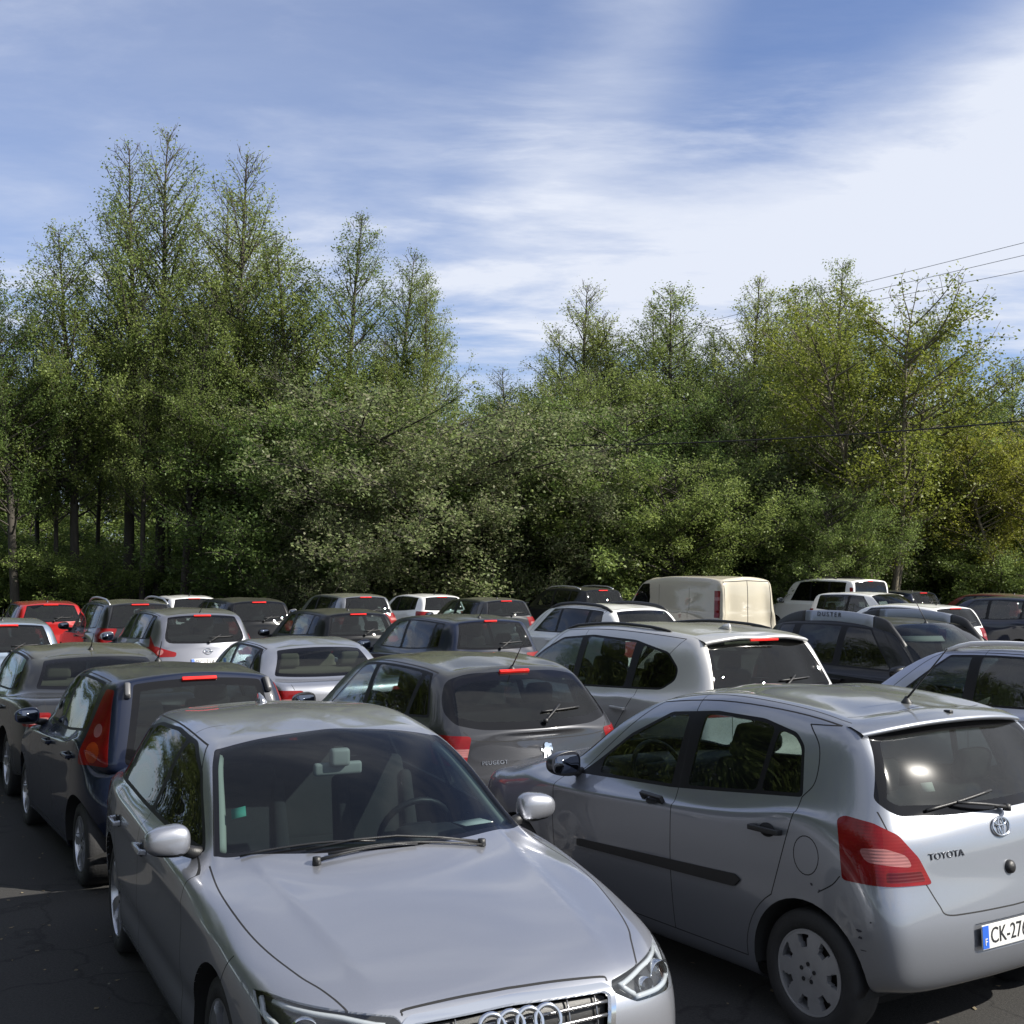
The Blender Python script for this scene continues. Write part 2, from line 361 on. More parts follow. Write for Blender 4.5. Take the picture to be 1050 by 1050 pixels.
# ------------------------------------------------------------------ car body surface
def lerp(a, b, t): return a + (b - a) * t
def make_cage(p):
    """13 rings (sill to roof spine) of 13 points (front centre, round the side, rear centre), one half of the car."""
    W = p['W']; P = np.zeros((13, 13, 3))
    F, B = p['front'], p['rear']
    wl = [W - d for d in p.get('tuck', (.11, .04, .012, 0.0, .002))]
    zs = p.get('zs', (.17, .21, .34, .54, .70))
    fx = p.get('fx', (0, .40, .72, .925)); fq = p.get('fq', (0, .07, .32, 1.0)); rx = p.get('rx', (.925, .74, .40, 0)); rq = p.get('rq', (1.0, .30, .06, 0))
    fd = p.get('fd', .27); rd = p.get('rd', .20); fd = fd if isinstance(fd, (list, tuple)) else [fd] * 5; rd = rd if isinstance(rd, (list, tuple)) else [rd] * 7
    colY = [0, 0, 0, 0, p['axF'], p['yA'] + .05, p['yB'], p['yC'], p['axR']]
    taper = [0, 0, 0, 0, .985, .998, 1.0, 1.0, p.get('tap8', .99)]
    zb = p['zb']                                     # belt height at columns 5..8
    fz = p.get('fz', (0, 0, 0, .0, .05)); rz = p.get('rz', (0, 0, 0, 0, 0, 0, 0))
    for r in range(5):
        for c in range(4):
            P[r, c] = (wl[r] * fx[c], F[r][0] - fd[r] * fq[c], F[r][1] + fz[r] * fq[c])
        for c in range(4, 9):
            P[r, c] = (wl[r] * taper[c], colY[c], zs[r])
    for r in range(7):
        w = wl[r] if r < 5 else W - (.02, .05)[r - 5] - p.get('rtuck', 0) * (r - 4)
        for c in range(9, 13):
            P[r, c] = (w * rx[c - 9], B[r][0] + rd[r] * rq[c - 9], B[r][1] + rz[r] * rq[c - 9])
    sh = p.get('shoulder', ((.006, .11), (.022, .045)))
    for c in range(5, 9):
        z = zb[c - 5]
        for r in (5, 6): P[r, c] = ((W - sh[r - 5][0]) * taper[c], colY[c], z - sh[r - 5][1])
        P[7, c] = (p['wb'] * (1 if c < 8 else p.get('tapb8', .985)), colY[c] - .02, z)
    xA, yA, zA = p['xA'], p['yA'], p['zA']; yC_, zC_ = F[7]
    for c, k in enumerate((0, .30, .58, .80, .93, 1.0)):
        P[7, c] = (xA * k, yC_ - (yC_ - yA) * k ** 2, zC_ - (zC_ - zA) * k ** 2.2)
    yT, zT = F[9]; xTf, yTf, zTf = p['roofF']
    for c, k in enumerate((0, .32, .60, .82, .94, 1.0)):
        P[9, c] = (xTf * k, yT - (yT - yTf) * k ** 2, zT - (zT - zTf) * k ** 2.4)
    xR7, yR7, zR7 = p['rear7']; xR9, yR9, zR9 = p['roofR']
    for i, k in enumerate((1.0, .76, .40, 0.0)):
        P[7, 9 + i] = (xR7 * k, B[7][0] + (yR7 - B[7][0]) * k ** 2.4, B[7][1] + (zR7 - B[7][1]) * k ** 2)
        P[9, 9 + i] = (xR9 * k, B[9][0] + (yR9 - B[9][0]) * k ** 2.4, B[9][1] + (zR9 - B[9][1]) * k ** 2)
    zr = p['roofside']; xr = p['roofx']
    ya, yb = yTf, yR9
    for c, k in ((6, .30), (7, .60), (8, .86)):
        P[9, c] = (xr[c - 6], lerp(ya, yb, k), zr[c - 6])
    # bonnet rings of the front columns
    for c in range(5):
        for r, t in ((5, .34), (6, .68)):
            q = lerp(P[4, c], P[7, c], t); ce = lerp(np.array(F[4]), np.array(F[7]), t)
            q[1] += (F[r][0] - ce[0]) * (1 - c / 6); q[2] += (F[r][1] - ce[1]) * (1 - c / 9)
            P[r, c] = q
    zF = p['zF']
    P[5, 4] = (W * p.get('fw5', .955), colY[4] - .02, zF); P[6, 4] = (W * .86, lerp(colY[4], P[7, 4][1], .35), lerp(zF, P[7, 4][2], .45) + .012)
    P[5, 3] = (W * .865, lerp(P[4, 3][1], colY[4], .38), lerp(P[4, 3][2], zF, .55) + .012); P[6, 3] = (lerp(P[5, 3][0], P[7, 3][0], .5), lerp(P[5, 3][1], P[7, 3][1], .5), lerp(P[5, 3][2], P[7, 3][2], .5) + .03)
    bw, bs, br = p.get('bulge', (.035, .018, .03))
    for c in range(13):
        q = .5 * (P[7, c] + P[9, c])
        if c <= 4: q[1] += bw * .5; q[2] += bw * .8
        elif c <= 8: q[0] += bs
        if c == 5: q[0] -= bs * .4; q[1] += bw * .35; q[2] += bw * .45
        if c >= 9: q[1] -= br * .9; q[2] += br * .35
        P[8, c] = q
    # roof rings, closing on the spine
    ry = sorted(p['roofz']); ys = [a for a, b in ry]; zz = [b for a, b in ry]
    y0, y1 = yT - .28, B[9][0] + .22
    for c in range(13):
        t = c / 12; sp = np.array((0.0, lerp(y0, y1, t), 0.0)); sp[2] = np.interp(sp[1], ys, zz)
        e = P[9, c]
        for r, s in ((10, .30), (11, .66), (12, 1.0)):
            q = lerp(e, sp, s); zc = np.interp(q[1], ys, zz); u = 1 - s
            q[2] = lerp(zc, e[2], u ** 2.2) if r < 12 else zc
            P[r, c] = q
        if c in (0, 12):
            for r in (10, 11): P[r, c][2] = np.interp(P[r, c][1], ys, zz)
    for r, c, d in p.get('tweak', ()): P[r, c] += np.array(d)
    return P
def pad(C):
    m = np.array((-1, 1, 1.0))
    C = np.concatenate([C[:, 1:2] * m, C, C[:, -2:-1] * m], 1)
    return np.concatenate([2 * C[:1] - C[1:2], C, C[-2:-1] * m], 0)
def solve_ctrl(P, lam=0.85, it=4):
    C = P.copy()
    for _ in range(it):
        E = pad(C); V = (E[:-2] + 4 * E[1:-1] + E[2:]) / 6; V = (V[:, :-2] + 4 * V[:, 1:-1] + V[:, 2:]) / 6
        C += lam * (P - V); C[:, 0, 0] = 0; C[:, -1, 0] = 0; C[-1, :, 0] = 0
    return C
def bas(t):
    t = np.asarray(t, float); return np.stack([(1 - t) ** 3, 3 * t ** 3 - 6 * t ** 2 + 4, -3 * t ** 3 + 3 * t ** 2 + 3 * t + 1, t ** 3], -1) / 6
class Surf:
    def __init__(s, P, lam=.85, it=4): s.E = pad(solve_ctrl(P, lam, it)); s.nr, s.nc = P.shape[:2]
    def at(s, u, v):
        """u: ring 0..12, v: column 0..12 (negative: the left side)."""
        u = float(u); v = float(v); sg = -1 if v < 0 else 1; v = abs(v)
        i = min(int(u), s.nr - 2); j = min(int(v), s.nc - 2)
        a = bas(u - i); b = bas(v - j); q = np.einsum('i,j,ijk->k', a, b, s.E[i:i + 4, j:j + 4]); return Vector((q[0] * sg, q[1], q[2]))
    def grid(s, us, vs_):
        U = np.minimum(us.astype(int), s.nr - 2); V = np.minimum(vs_.astype(int), s.nc - 2); a = bas(us - U); b = bas(vs_ - V)
        out = np.zeros((len(us), len(vs_), 3))
        for i in range(4):
            for j in range(4): out += a[:, i][:, None, None] * b[:, j][None, :, None] * s.E[(U + i)[:, None], (V + j)[None, :]]
        return out
def HC(*pts): return [((x + y) * .70711, z) for x, y, z in pts]
def HK(*pts): return [((x - y) * .70711, z) for x, y, z in pts]
class Shell:
    """The dense body surface and the cuts made in it."""
    def __init__(s, p, nu=5, nv=6):
        s.p = p; s.S = Surf(make_cage(p), *p.get('fit', (.85, 4)))
        us = np.concatenate([np.arange(12 * nu) / nu, [12.0]]); vs_ = np.concatenate([np.arange(12 * nv) / nv, [12.0]])
        G = s.S.grid(us, vs_)
        if 'deform' in p: G = p['deform'](G)
        nr, nc = G.shape[:2]; M = nc - 1
        ring = np.concatenate([G, G[:, -2:0:-1] * np.array((-1, 1, 1.0))], 1); T = ring.shape[1]
        # normals from the dense surface
        du = np.gradient(ring, axis=0); dv = np.roll(ring, -1, 1) - np.roll(ring, 1, 1)
        n = np.cross(du, dv); l = np.linalg.norm(n, axis=2, keepdims=True); n = n / np.maximum(l, 1e-9)
        n[-1] = np.where(n[-1, :, 2:3] < 0, -n[-1], n[-1]); n[~np.isfinite(n)] = 0; n[-1, :, 0] = 0; n[-1] /= np.linalg.norm(n[-1], axis=1, keepdims=True)
        n[:, 0, 0] = 0; n[:, M, 0] = 0; n /= np.maximum(np.linalg.norm(n, axis=2, keepdims=True), 1e-9)
        s.bm = bm = bmesh.new(); s.nl = bm.verts.layers.float_vector.new('nrm'); s.tl = bm.faces.layers.int.new('tag')
        vid = []
        for i in range(nr):
            row = []
            for j in range(T):
                if i == nr - 1 and j > M: row.append(vid_last[T - j]); continue
                v = bm.verts.new(ring[i, j]); v[s.nl] = n[i, j]; row.append(v)
            if i == nr - 1: pass
            vid.append(row); vid_last = row if i < nr - 2 else row
            if i == nr - 2: vid_last = None
            if i == nr - 2:
                vid_last = []
                last = [None] * T
                for j in range(M + 1):
                    v = bm.verts.new(ring[nr - 1, j]); v[s.nl] = n[nr - 1, j]; last[j] = v
                for j in range(M + 1, T): last[j] = last[T - j]
                vid.append(last); break
        for i in range(nr - 1):
            for j in range(T):
                q = [vid[i][j], vid[i][(j + 1) % T], vid[i + 1][(j + 1) % T], vid[i + 1][j]]
                u = []
                for v in q:
                    if v not in u: u.append(v)
                if len(u) >= 3: bm.faces.new(u)
        bm.normal_update()
        if sum(f.normal.z for f in bm.faces if f.calc_center_median().z > 1.2) < 0:
            bmesh.ops.reverse_faces(bm, faces=bm.faces[:])
        s.bvh = BVHTree.FromBMesh(bm); s.bins = {}
        s._bin(bm.faces)
        s.tags = {'paint': 0}; s.names = ['paint']
    def tid(s, t):
        if t not in s.tags: s.tags[t] = len(s.names); s.names.append(t)
        return s.tags[t]
    def _bin(s, fs):
        for f in fs: s.bins.setdefault(math.floor(f.calc_center_median().y / .15), set()).add(f)
    # projections: 2-D coordinates of a point, and the faces that take part
    def _sel(s, proj, side, y0=-9, y1=9):
        if proj == 'S': lo, hi = y0, y1
        elif proj in 'FK': lo, hi = .2, 9
        elif proj in 'RC': lo, hi = -9, -.5
        else: lo, hi = y0, y1
        lo = math.floor((lo - .15) / .15); hi = math.floor((hi + .15) / .15); o = []; seen = set()
        for k, b in s.bins.items():
            if k < lo or k > hi: continue
            for f in b:
                if not f.is_valid or f in seen: continue
                n = f.normal
                if proj == 'S': ok = n.x * side > 0.12 or (n.x * side > -0.25 and f.calc_center_median().x * side > .45)
                elif proj == 'F': ok = n.y > 0.25
                elif proj == 'R': ok = n.y < -0.30
                elif proj == 'C': ok = n.x * side - n.y > 0.30 and f.calc_center_median().x * side > .1
                elif proj == 'K': ok = n.x * side + n.y > 0.30 and f.calc_center_median().x * side > .1
                else: ok = n.z > 0.15
                if ok: o.append(f); seen.add(f)
        return o
    AX = {'S': (1, 2), 'F': (0, 2), 'R': (0, 2), 'T': (0, 1)}
    def axes(s, proj, side):
        X, Y, Z = Vector((1, 0, 0)), Vector((0, 1, 0)), Vector((0, 0, 1))
        if proj == 'C': return Vector((side * .70711, .70711, 0)), Z      # seen from the rear corner
        if proj == 'K': return Vector((side * .70711, -.70711, 0)), Z     # seen from the front corner
        return {'S': (Y, Z), 'F': (X, Z), 'R': (X, Z), 'T': (X, Y)}[proj]
    def inside(s, proj, pts, side=1, only=None):
        if len(pts) < 3: return []
        pts = ccw(pts); e0, e1 = s.axes(proj, side); x0 = min(q[0] for q in pts); x1 = max(q[0] for q in pts); y0 = min(q[1] for q in pts); y1 = max(q[1] for q in pts)
        fs = []
        for f in s._sel(proj, side, *((x0, x1) if proj == 'S' else (y0, y1) if proj == 'T' else (-9, 9))):
            xs = [v.co.dot(e0) for v in f.verts]; ys = [v.co.dot(e1) for v in f.verts]
            if max(xs) > x0 and min(xs) < x1 and max(ys) > y0 and min(ys) < y1: fs.append(f)
        if only: 
            ids = {s.tid(t) for t in only}; fs = [f for f in fs if f[s.tl] in ids]
        for i in range(len(pts)):
            if not fs: break
            a, b = pts[i], pts[(i + 1) % len(pts)]; ex, ey = b[0] - a[0], b[1] - a[1]; l = math.hypot(ex, ey)
            if l < 1e-6: continue
            no = e0 * (ey / l) - e1 * (ex / l); co = e0 * a[0] + e1 * a[1]
            fs = s._cut(fs, co, no)
        return fs
    def _cut(s, fs, co, no):
        """Split the faces along a plane; return those behind it."""
        D = {}; cd = co.dot(no)
        for f in fs:
            for v in f.verts:
                if v not in D: D[v] = v.co.dot(no) - cd
        cross = []; out = []; seen = set()
        for f in fs:
            ds = [D[v] for v in f.verts]; lo, hi = min(ds), max(ds)
            if hi <= 2e-5: out.append(f)
            elif lo >= -2e-5: pass
            else: cross.append(f)
        for f in cross:
            for e in f.edges:
                if e in seen: continue
                seen.add(e); a, b = e.verts; da, db = D.get(a), D.get(b)
                if da is None or db is None: continue
                if (da > 2e-5 and db < -2e-5) or (da < -2e-5 and db > 2e-5):
                    ne, nv = bmesh.utils.edge_split(e, a, da / (da - db)); D[nv] = 0.0; seen.add(ne)
        new = []
        for f in cross:
            on = [v for v in f.verts if abs(D.get(v, 1)) <= 2e-5]
            if len(on) >= 2:
                best = None
                for i in range(len(on)):
                    for j in range(i + 1, len(on)):
                        if not any(on[j] in e.verts for e in on[i].link_edges if e in f.edges): best = best or (on[i], on[j])
                if best:
                    g, l = bmesh.utils.face_split(f, best[0], best[1])
                    if g is not None:
                        g[s.tl] = f[s.tl]; g.normal_update(); f.normal_update(); new.append(g)
                        out += [h for h in (f, g) if sum(D.get(v, 0) for v in h.verts) < 0]; continue
            if sum(D.get(v, 0) for v in f.verts) < 0: out.append(f)
        s._bin(new); return out
    def poly(s, proj, pts, t, side=1, only=None, both=False):
        k = s.tid(t); out = []
        for sd in ((1, -1) if both else (side,)):
            q = pts if (proj in 'SCK' or sd == 1) else [(-a, b) for a, b in pts]
            tt = s.tid(t + ('.r' if sd > 0 else '.l')) if both else k
            fs = s.inside(proj, q, sd, only)
            for f in fs: f[s.tl] = tt
            out += fs
        return out
    def line(s, proj, pts, width=.006, t='gap', both=True, side=1, only=('paint',)):
        k = s.tid(t)
        for sd in ((1, -1) if both else (side,)):
            q = [Vector(x) if (proj in 'SCK' or sd == 1) else Vector((-x[0], x[1])) for x in pts]
            for i in range(len(q) - 1):
                a, b = q[i], q[i + 1]; d = b - a
                if d.length < 1e-5: continue
                d.normalize(); n = Vector((-d.y, d.x)) * width * .5; e = d * width * .45
                for f in s.inside(proj, [tuple(a - n - e), tuple(b - n + e), tuple(b + n + e), tuple(a + n - e)], sd, only): f[s.tl] = k
    def fill(s, pt, t, src='paint', limit=None):
        """Flood from the face nearest to pt over faces still tagged src."""
        pt = Vector(pt); k0 = s.tid(src); best = None; bd = 1e9
        for f in s.bm.faces:
            if f[s.tl] == k0:
                d = (f.calc_center_median() - pt).length_squared
                if d < bd: bd = d; best = f
        if best is None: return 0
        k = s.tid(t); st = [best]; best[s.tl] = k; n = 0; done = [best]; ar = 0.0
        while st:
            f = st.pop(); n += 1; ar += f.calc_area()
            if ar > (limit or 2.2):
                for g in done: g[s.tl] = k0
                print('LEAK', t, s.p.get('name')); return 0
            for e in f.edges:
                for g in e.link_faces:
                    if g[s.tl] == k0: g[s.tl] = k; st.append(g); done.append(g)
        return n
    def surf(s, proj, a, b, side=1):
        """Surface point and normal seen along the projection at 2-D coordinates (a, b)."""
        if proj == 'S': o, d = Vector((side * 3, a, b)), Vector((-side, 0, 0))
        elif proj == 'R': o, d = Vector((a, -5, b)), Vector((0, 1, 0))
        elif proj == 'F': o, d = Vector((a, 5, b)), Vector((0, -1, 0))
        else: o, d = Vector((a, b, 4)), Vector((0, 0, -1))
        h = s.bvh.ray_cast(o, d)
        return (h[0], h[1] if h[1].dot(d) < 0 else -h[1]) if h[0] is not None else (o + d * 3, -d)
    def frame(s, proj, a, b, side=1, up=Vector((0, 0, 1)), off=0.003):
        """Matrix whose Z is the surface normal, Y up, origin on the surface."""
        q, n = s.surf(proj, a, b, side); x = up.cross(n).normalized(); y = n.cross(x); q = q + n * off
        return Matrix(((x.x, y.x, n.x, q.x), (x.y, y.y, n.y, q.y), (x.z, y.z, n.z, q.z), (0, 0, 0, 1)))
    def extract(s, tags, name, mats, parent, offset=0.0, skirt=0.0, mat_of=None):
        """Collect the faces with these tags into one mesh object (material index by order of mats)."""
        ids = {s.tags[t]: (mat_of[t] if mat_of else 0) for t in tags if t in s.tags}
        fs = [f for f in s.bm.faces if f[s.tl] in ids]
        if not fs: return None
        vm = {}; co = []; nr = []; polys = []; mi = []
        for f in fs:
            q = []
            for v in f.verts:
                if v.index not in vm or True:
                    k = vm.get(v)
                    if k is None:
                        k = vm[v] = len(co); n = Vector(v[s.nl]); n = n.normalized() if n.length > 1e-6 else Vector(f.normal)
                        co.append(v.co + n * offset); nr.append(n)
                q.append(k)
            polys.append(q); mi.append(ids[f[s.tl]])
        if skirt:
            fset = set(fs); bk = {}
            for f in fs:
                for e in f.edges:
                    if sum(1 for g in e.link_faces if g in fset) == 1:
                        L_ = [l for l in f.loops if l.edge == e][0]; a, b = vm[L_.vert], vm[L_.link_loop_next.vert]; q = []
                        for k in (a, b):
                            if k not in bk: bk[k] = len(co); co.append(co[k] - nr[k] * skirt); nr.append(nr[k])
                        polys.append([b, a, bk[a], bk[b]]); mi.append(ids[f[s.tl]])
        me = bpy.data.meshes.new(name); me.from_pydata([tuple(c) for c in co], [], polys)
        me.polygons.foreach_set('material_index', mi); me.polygons.foreach_set('use_smooth', [True] * len(polys))
        o = link_mesh(name, me, mats, parent)
        me.normals_split_custom_set_from_vertices([tuple(n) for n in nr])
        return o
# ------------------------------------------------------------------ wheels
def make_wheel(parent, y, side, x_out, r, rim_r, kind, width=.20, mat=None):
    """Wheel with its outer face at x_out on the side; tyre and rim are its sub-parts."""
    w = empty('wheel', parent, (side * (x_out - width / 2), y, r))
    bm = bmesh.new(); h = width / 2
    prof = [(-h * .8, rim_r * .97), (-h * .98, rim_r * 1.03), (-h, lerp(rim_r, r, .45)), (-h * .93, r * .955), (-h * .78, r * .99), (-h * .45, r), (h * .45, r), (h * .78, r * .99), (h * .93, r * .955), (h, lerp(rim_r, r, .45)), (h * .97, rim_r * 1.03), (h * .82, rim_r * .97)]
    bm_lathe(bm, prof, 56)
    t = mesh_obj('tyre', bm, RUBBER, w)
    bm = bmesh.new(); S = side
    bm_lathe(bm, [(S * h * .86, rim_r * 1.0), (S * h * .95, rim_r * .995), (S * h * .95, rim_r * .955), (S * h * .82, rim_r * .93), (S * h * .2, rim_r * .90), (-S * h * .7, rim_r * .9)], 56)
    nA = 120; rr = [0.0, .10, .17, .25, .34, .45, .58, .70, .80, .88, .95]
    n_sp = {'alloy5': 5, 'alloy10': 10, 'cover7': 7, 'cover8': 8, 'alloy6': 6}[kind]
    def hole(a, q):
        u = (a * n_sp / (2 * math.pi)) % 1.0; d = abs(u - .5)
        if kind.startswith('cover'): return q > .56 and q < .90 and d < lerp(.13, .27, (q - .56) / .34)
        if kind == 'alloy10': return q > .30 and q < .92 and d < .27
        return q > .28 and q < .92 and d < lerp(.20, .34, (q - .28) / .64)
    def hgt(q): 
        if kind.startswith('cover'): return h * (.93 + .10 * (1 - q) - .06 * max(0, .3 - q))
        return h * (.88 - .30 * max(0, .55 - q) + .04 * q)
    rings = []
    for q in rr:
        rings.append([bm.verts.new((S * hgt(q), rim_r * q * math.cos(2 * math.pi * k / nA), rim_r * q * math.sin(2 * math.pi * k / nA))) for k in range(nA)] if q > 0 else [bm.verts.new((S * hgt(0), 0, 0))])
    back = {}
    for i in range(len(rr) - 1):
        qm = .5 * (rr[i] + rr[i + 1])
        for k in range(nA):
            am = 2 * math.pi * (k + .5) / nA; A, B = rings[i], rings[i + 1]
            if i == 0: bm.faces.new((A[0], B[k], B[(k + 1) % nA])); continue
            if hole(am, qm): continue
            bm.faces.new((A[k], B[k], B[(k + 1) % nA], A[(k + 1) % nA]))
    bnd = [e for e in bm.edges if len(e.link_faces) == 1 and max(math.hypot(v.co.y, v.co.z) for v in e.verts) < rim_r * .96 and max(abs(v.co.x) for v in e.verts) > h * .6]
    ex = bmesh.ops.extrude_edge_only(bm, edges=bnd)
    for v in [g for g in ex['geom'] if isinstance(g, bmesh.types.BMVert)]: v.co.x -= S * .03; 
    for k in range(5):                                # wheel bolts
        a = 2 * math.pi * (k + .3) / 5; bm_lathe(bm, [(S * hgt(.17) * 1.0, .011), (S * (hgt(.17) + .004), .010), (S * (hgt(.17) + .004), 0.001)], 8, c=(0, rim_r * .21 * math.cos(a), rim_r * .21 * math.sin(a)), mi=1)
    bm_lathe(bm, [(S * (hgt(0) + .001), rim_r * .135), (S * (hgt(0) + .006), rim_r * .13), (S * (hgt(0) + .008), .001)], 24, mi=0)
    bm_lathe(bm, [(S * h * .30, rim_r * .88), (S * h * .30, .001)], 40, mi=2)
    bmesh.ops.recalc_face_normals(bm, faces=bm.faces[:])
    o = mesh_obj('rim', bm, [mat or (COVER if kind.startswith('cover') else ALLOY), INK, DISC], w)
    try: o.data.set_sharp_from_angle(angle=R(35))
    except Exception: pass
    return w
# ------------------------------------------------------------------ cabin
def make_seat(parent, x, y, z, mat, w=.46, name='seat', h=.60, head=True, mat2=None):
    bm = bmesh.new(); rk = Matrix.Rotation(R(14), 4, 'X')
    bm_box(bm, (0, .10, .0), (w, .50, .17), Matrix.Rotation(R(6), 4, 'X'), bev=.05)
    bm_box(bm, (0, -.235, .36), (w * .96, .13, h), rk, taper=.84, bev=.05)
    for s in (-1, 1): bm_box(bm, (s * w * .40, -.20, .33), (.09, .16, h * .8), rk, taper=.75, bev=.035)
    o = mesh_obj(name, bm, mat, parent, loc=(x, y, z))
    if head:
        b2 = bmesh.new(); bm_box(b2, (0, 0, 0), (w * .58, .11, .19), rk, taper=.85, bev=.048)
        hd = mesh_obj('headrest', b2, mat2 or mat, o, loc=(0, -.345, .36 + h * .5 + .085))
        b3 = bmesh.new()
        t0, t1 = .36 + h * .5 - .05, .36 + h * .5 + .06; bm_tube(b3, [(.06, -.335, t1), (.06, -.315, t0), (-.06, -.315, t0), (-.06, -.335, t1)], .006)
        me = mesh_obj('headrest_post', b3, CHROME, o)
    return o
def make_cabin(root, p, sh, seats=CLOTH, rhd=False, rear=True, level=2):
    """Seats, dashboard and wheel inside the shell."""
    W = p['W']; ydash = p['front'][7][0] - .30; zc = p['front'][7][1]; yseat = p.get('yseat', p['yB'] + .16); zr = p.get('zseat', .52)
    hh = p.get('seat_h', .58)
    for s in (-1, 1): make_seat(root, s * .36, yseat, zr, seats, h=hh)
    if rear:
        yr = p.get('yrear', yseat - .86)
        bm = bmesh.new(); bm_box(bm, (0, .08, 0), (W * 1.45, .5, .16), bev=.05); bm_box(bm, (0, -.25, .30), (W * 1.42, .14, .56), Matrix.Rotation(R(18), 4, 'X'), taper=.93, bev=.05)
        rs = mesh_obj('rear_seat', bm, seats, root, loc=(0, yr, zr))
        for s in (-1, 1):
            b2 = bmesh.new(); bm_box(b2, (0, 0, 0), (.26, .10, .16), Matrix.Rotation(R(14), 4, 'X'), taper=.85, bev=.045)
            mesh_obj('headrest', b2, seats, rs, loc=(s * .36, -.36, .66))
    bm = bmesh.new()
    bm_box(bm, (0, ydash + .02, zc - .17), (W * 1.62, .62, .20), Matrix.Rotation(R(-3), 4, 'X'), bev=.05)
    bm_box(bm, (0, ydash - .22, zc - .34), (W * 1.6, .20, .30), bev=.05)
    bm_box(bm, (-.36, ydash - .20, zc - .055), (.36, .26, .10), taper=.8, bev=.035)
    bm_box(bm, (0, ydash - .45, .50), (.22, .5, .34), bev=.04)
    mesh_obj('dashboard', bm, DASH, root)
    bm = bmesh.new(); pts = []
    for k in range(25):
        a = 2 * math.pi * k / 24; pts.append((.185 * math.cos(a), 0, .185 * math.sin(a)))
    bm_tube(bm, pts, .016, 8, cap=False); bm_box(bm, (0, .02, 0), (.16, .05, .12), bev=.02); bm_box(bm, (0, .012, 0), (.36, .02, .035)); bm_box(bm, (0, .012, -.08), (.035, .02, .18)); bm_tube(bm, [(0, .03, 0), (0, .35, -.1)], .03)
    o = mesh_obj('steering_wheel', bm, BLACK, root, loc=(-.36, ydash - .42, zc - .07)); o.rotation_euler = (R(-24), 0, 0)
    # floor pan
    bm = bmesh.new(); yf, yr_ = p['front'][3][0], p['rear'][3][0]
    bm_box(bm, (0, (yf + yr_) / 2, .22), (W * 1.55, (yf - yr_) * .86, .05)); mesh_obj('floor_pan', bm, WELL, root)
    # parcel shelf
    if p.get('shelf', True):
        bm = bmesh.new(); y1 = p['rear'][7][0]; bm_box(bm, (0, y1 + .30, p['rear'][7][1] - .05), (W * 1.35, .46, .03), bev=.01); mesh_obj('parcel_shelf', bm, p.get('shelf_mat', CLOTH), root)
def wiper(root, pts, parent_name='wiper', rad=.010):
    bm = bmesh.new(); bm_tube(bm, pts[0], [rad * 1.3] + [rad * .8] * (len(pts[0]) - 1), 6); bm_tube(bm, pts[1], rad * .75, 6)
    bm_lathe(bm, [(0, .001), (0, .02), (.03, .018), (.034, .001)], 12, 'Z', c=tuple(Vector(pts[0][0]) - Vector((0, 0, .015))))
    return mesh_obj(parent_name, bm, BLACK, root)
def surf_wiper(sh, root, proj, pivot, tip, blade0, blade1, off=.022, rad=.010):
    def q(a, o):
        c, n = sh.surf(proj, *a); return c + n * o
    arm = [q((lerp(pivot[0], tip[0], t), lerp(pivot[1], tip[1], t)), off * (1 + .5 * math.sin(t * 3.1))) for t in (0, .25, .5, .75, 1)]
    bl = [q((lerp(blade0[0], blade1[0], t), lerp(blade0[1], blade1[1], t)), .011) for t in np.linspace(0, 1, 8)]
    return wiper(root, (arm, bl), rad=rad)
def antenna(root, sh, y, length=.22, lean=-.6, x=0.0, fin=False, mat=None):
    q, n = sh.surf('T', x, y); bm = bmesh.new()
    if fin:
        pr = [(.11, 0), (.03, .045), (-.035, .062), (-.05, .055), (-.055, 0)]
        def fn(u, v, d): k = (1 - v / .08); return Vector((x + (.5 - d) * .045 * max(.18, k), y + u, q.z + v - .004))
        bm_prism(bm, pr, fn, 1.0); bmesh.ops.bevel(bm, geom=bm.edges[:], offset=.004, segments=2, affect='EDGES')
    else:
        bm_lathe(bm, [(-.01, .030), (.004, .029), (.018, .018), (.034, .008), (.036, .001)], 12, 'Z', c=(q.x, q.y, q.z))
        bm_tube(bm, [(q.x, q.y, q.z + .02), (q.x, q.y + lean * length * .5, q.z + .02 + length * .40), (q.x, q.y + lean * length, q.z + .02 + length * .80)], [.006, .0045, .003], 6)
    return mesh_obj('antenna', bm, mat or BLACK, root)
def plate(root, M_, text, w=.52, h=.11, left='F', sub=None):
    """European number plate: white field, blue end bands, dark border; lettering as a sub-part."""
    bm = bmesh.new(); bm_box(bm, (0, 0, 0), (w, h, .006), bev=.0025, mi=0)
    for s, ww in ((-1, .045), (1, .045)): bm_box(bm, (s * (w / 2 - .025), 0, .0035), (ww, h - .008, .002), mi=1)
    bm.transform(M_); o = mesh_obj('number_plate', bm, [WHITEP, BLUEP], root, smooth=False)
    text_part('plate_lettering', text, .102, M_ @ Matrix.Translation((.0, -.002, .0045)), INK, o, .0008, 1.0, .86)
    if left: text_part('country_letter', left, .045, M_ @ Matrix.Translation((-(w / 2 - .025), -.022, .006)), WHITEP, o, .0006)
    return o
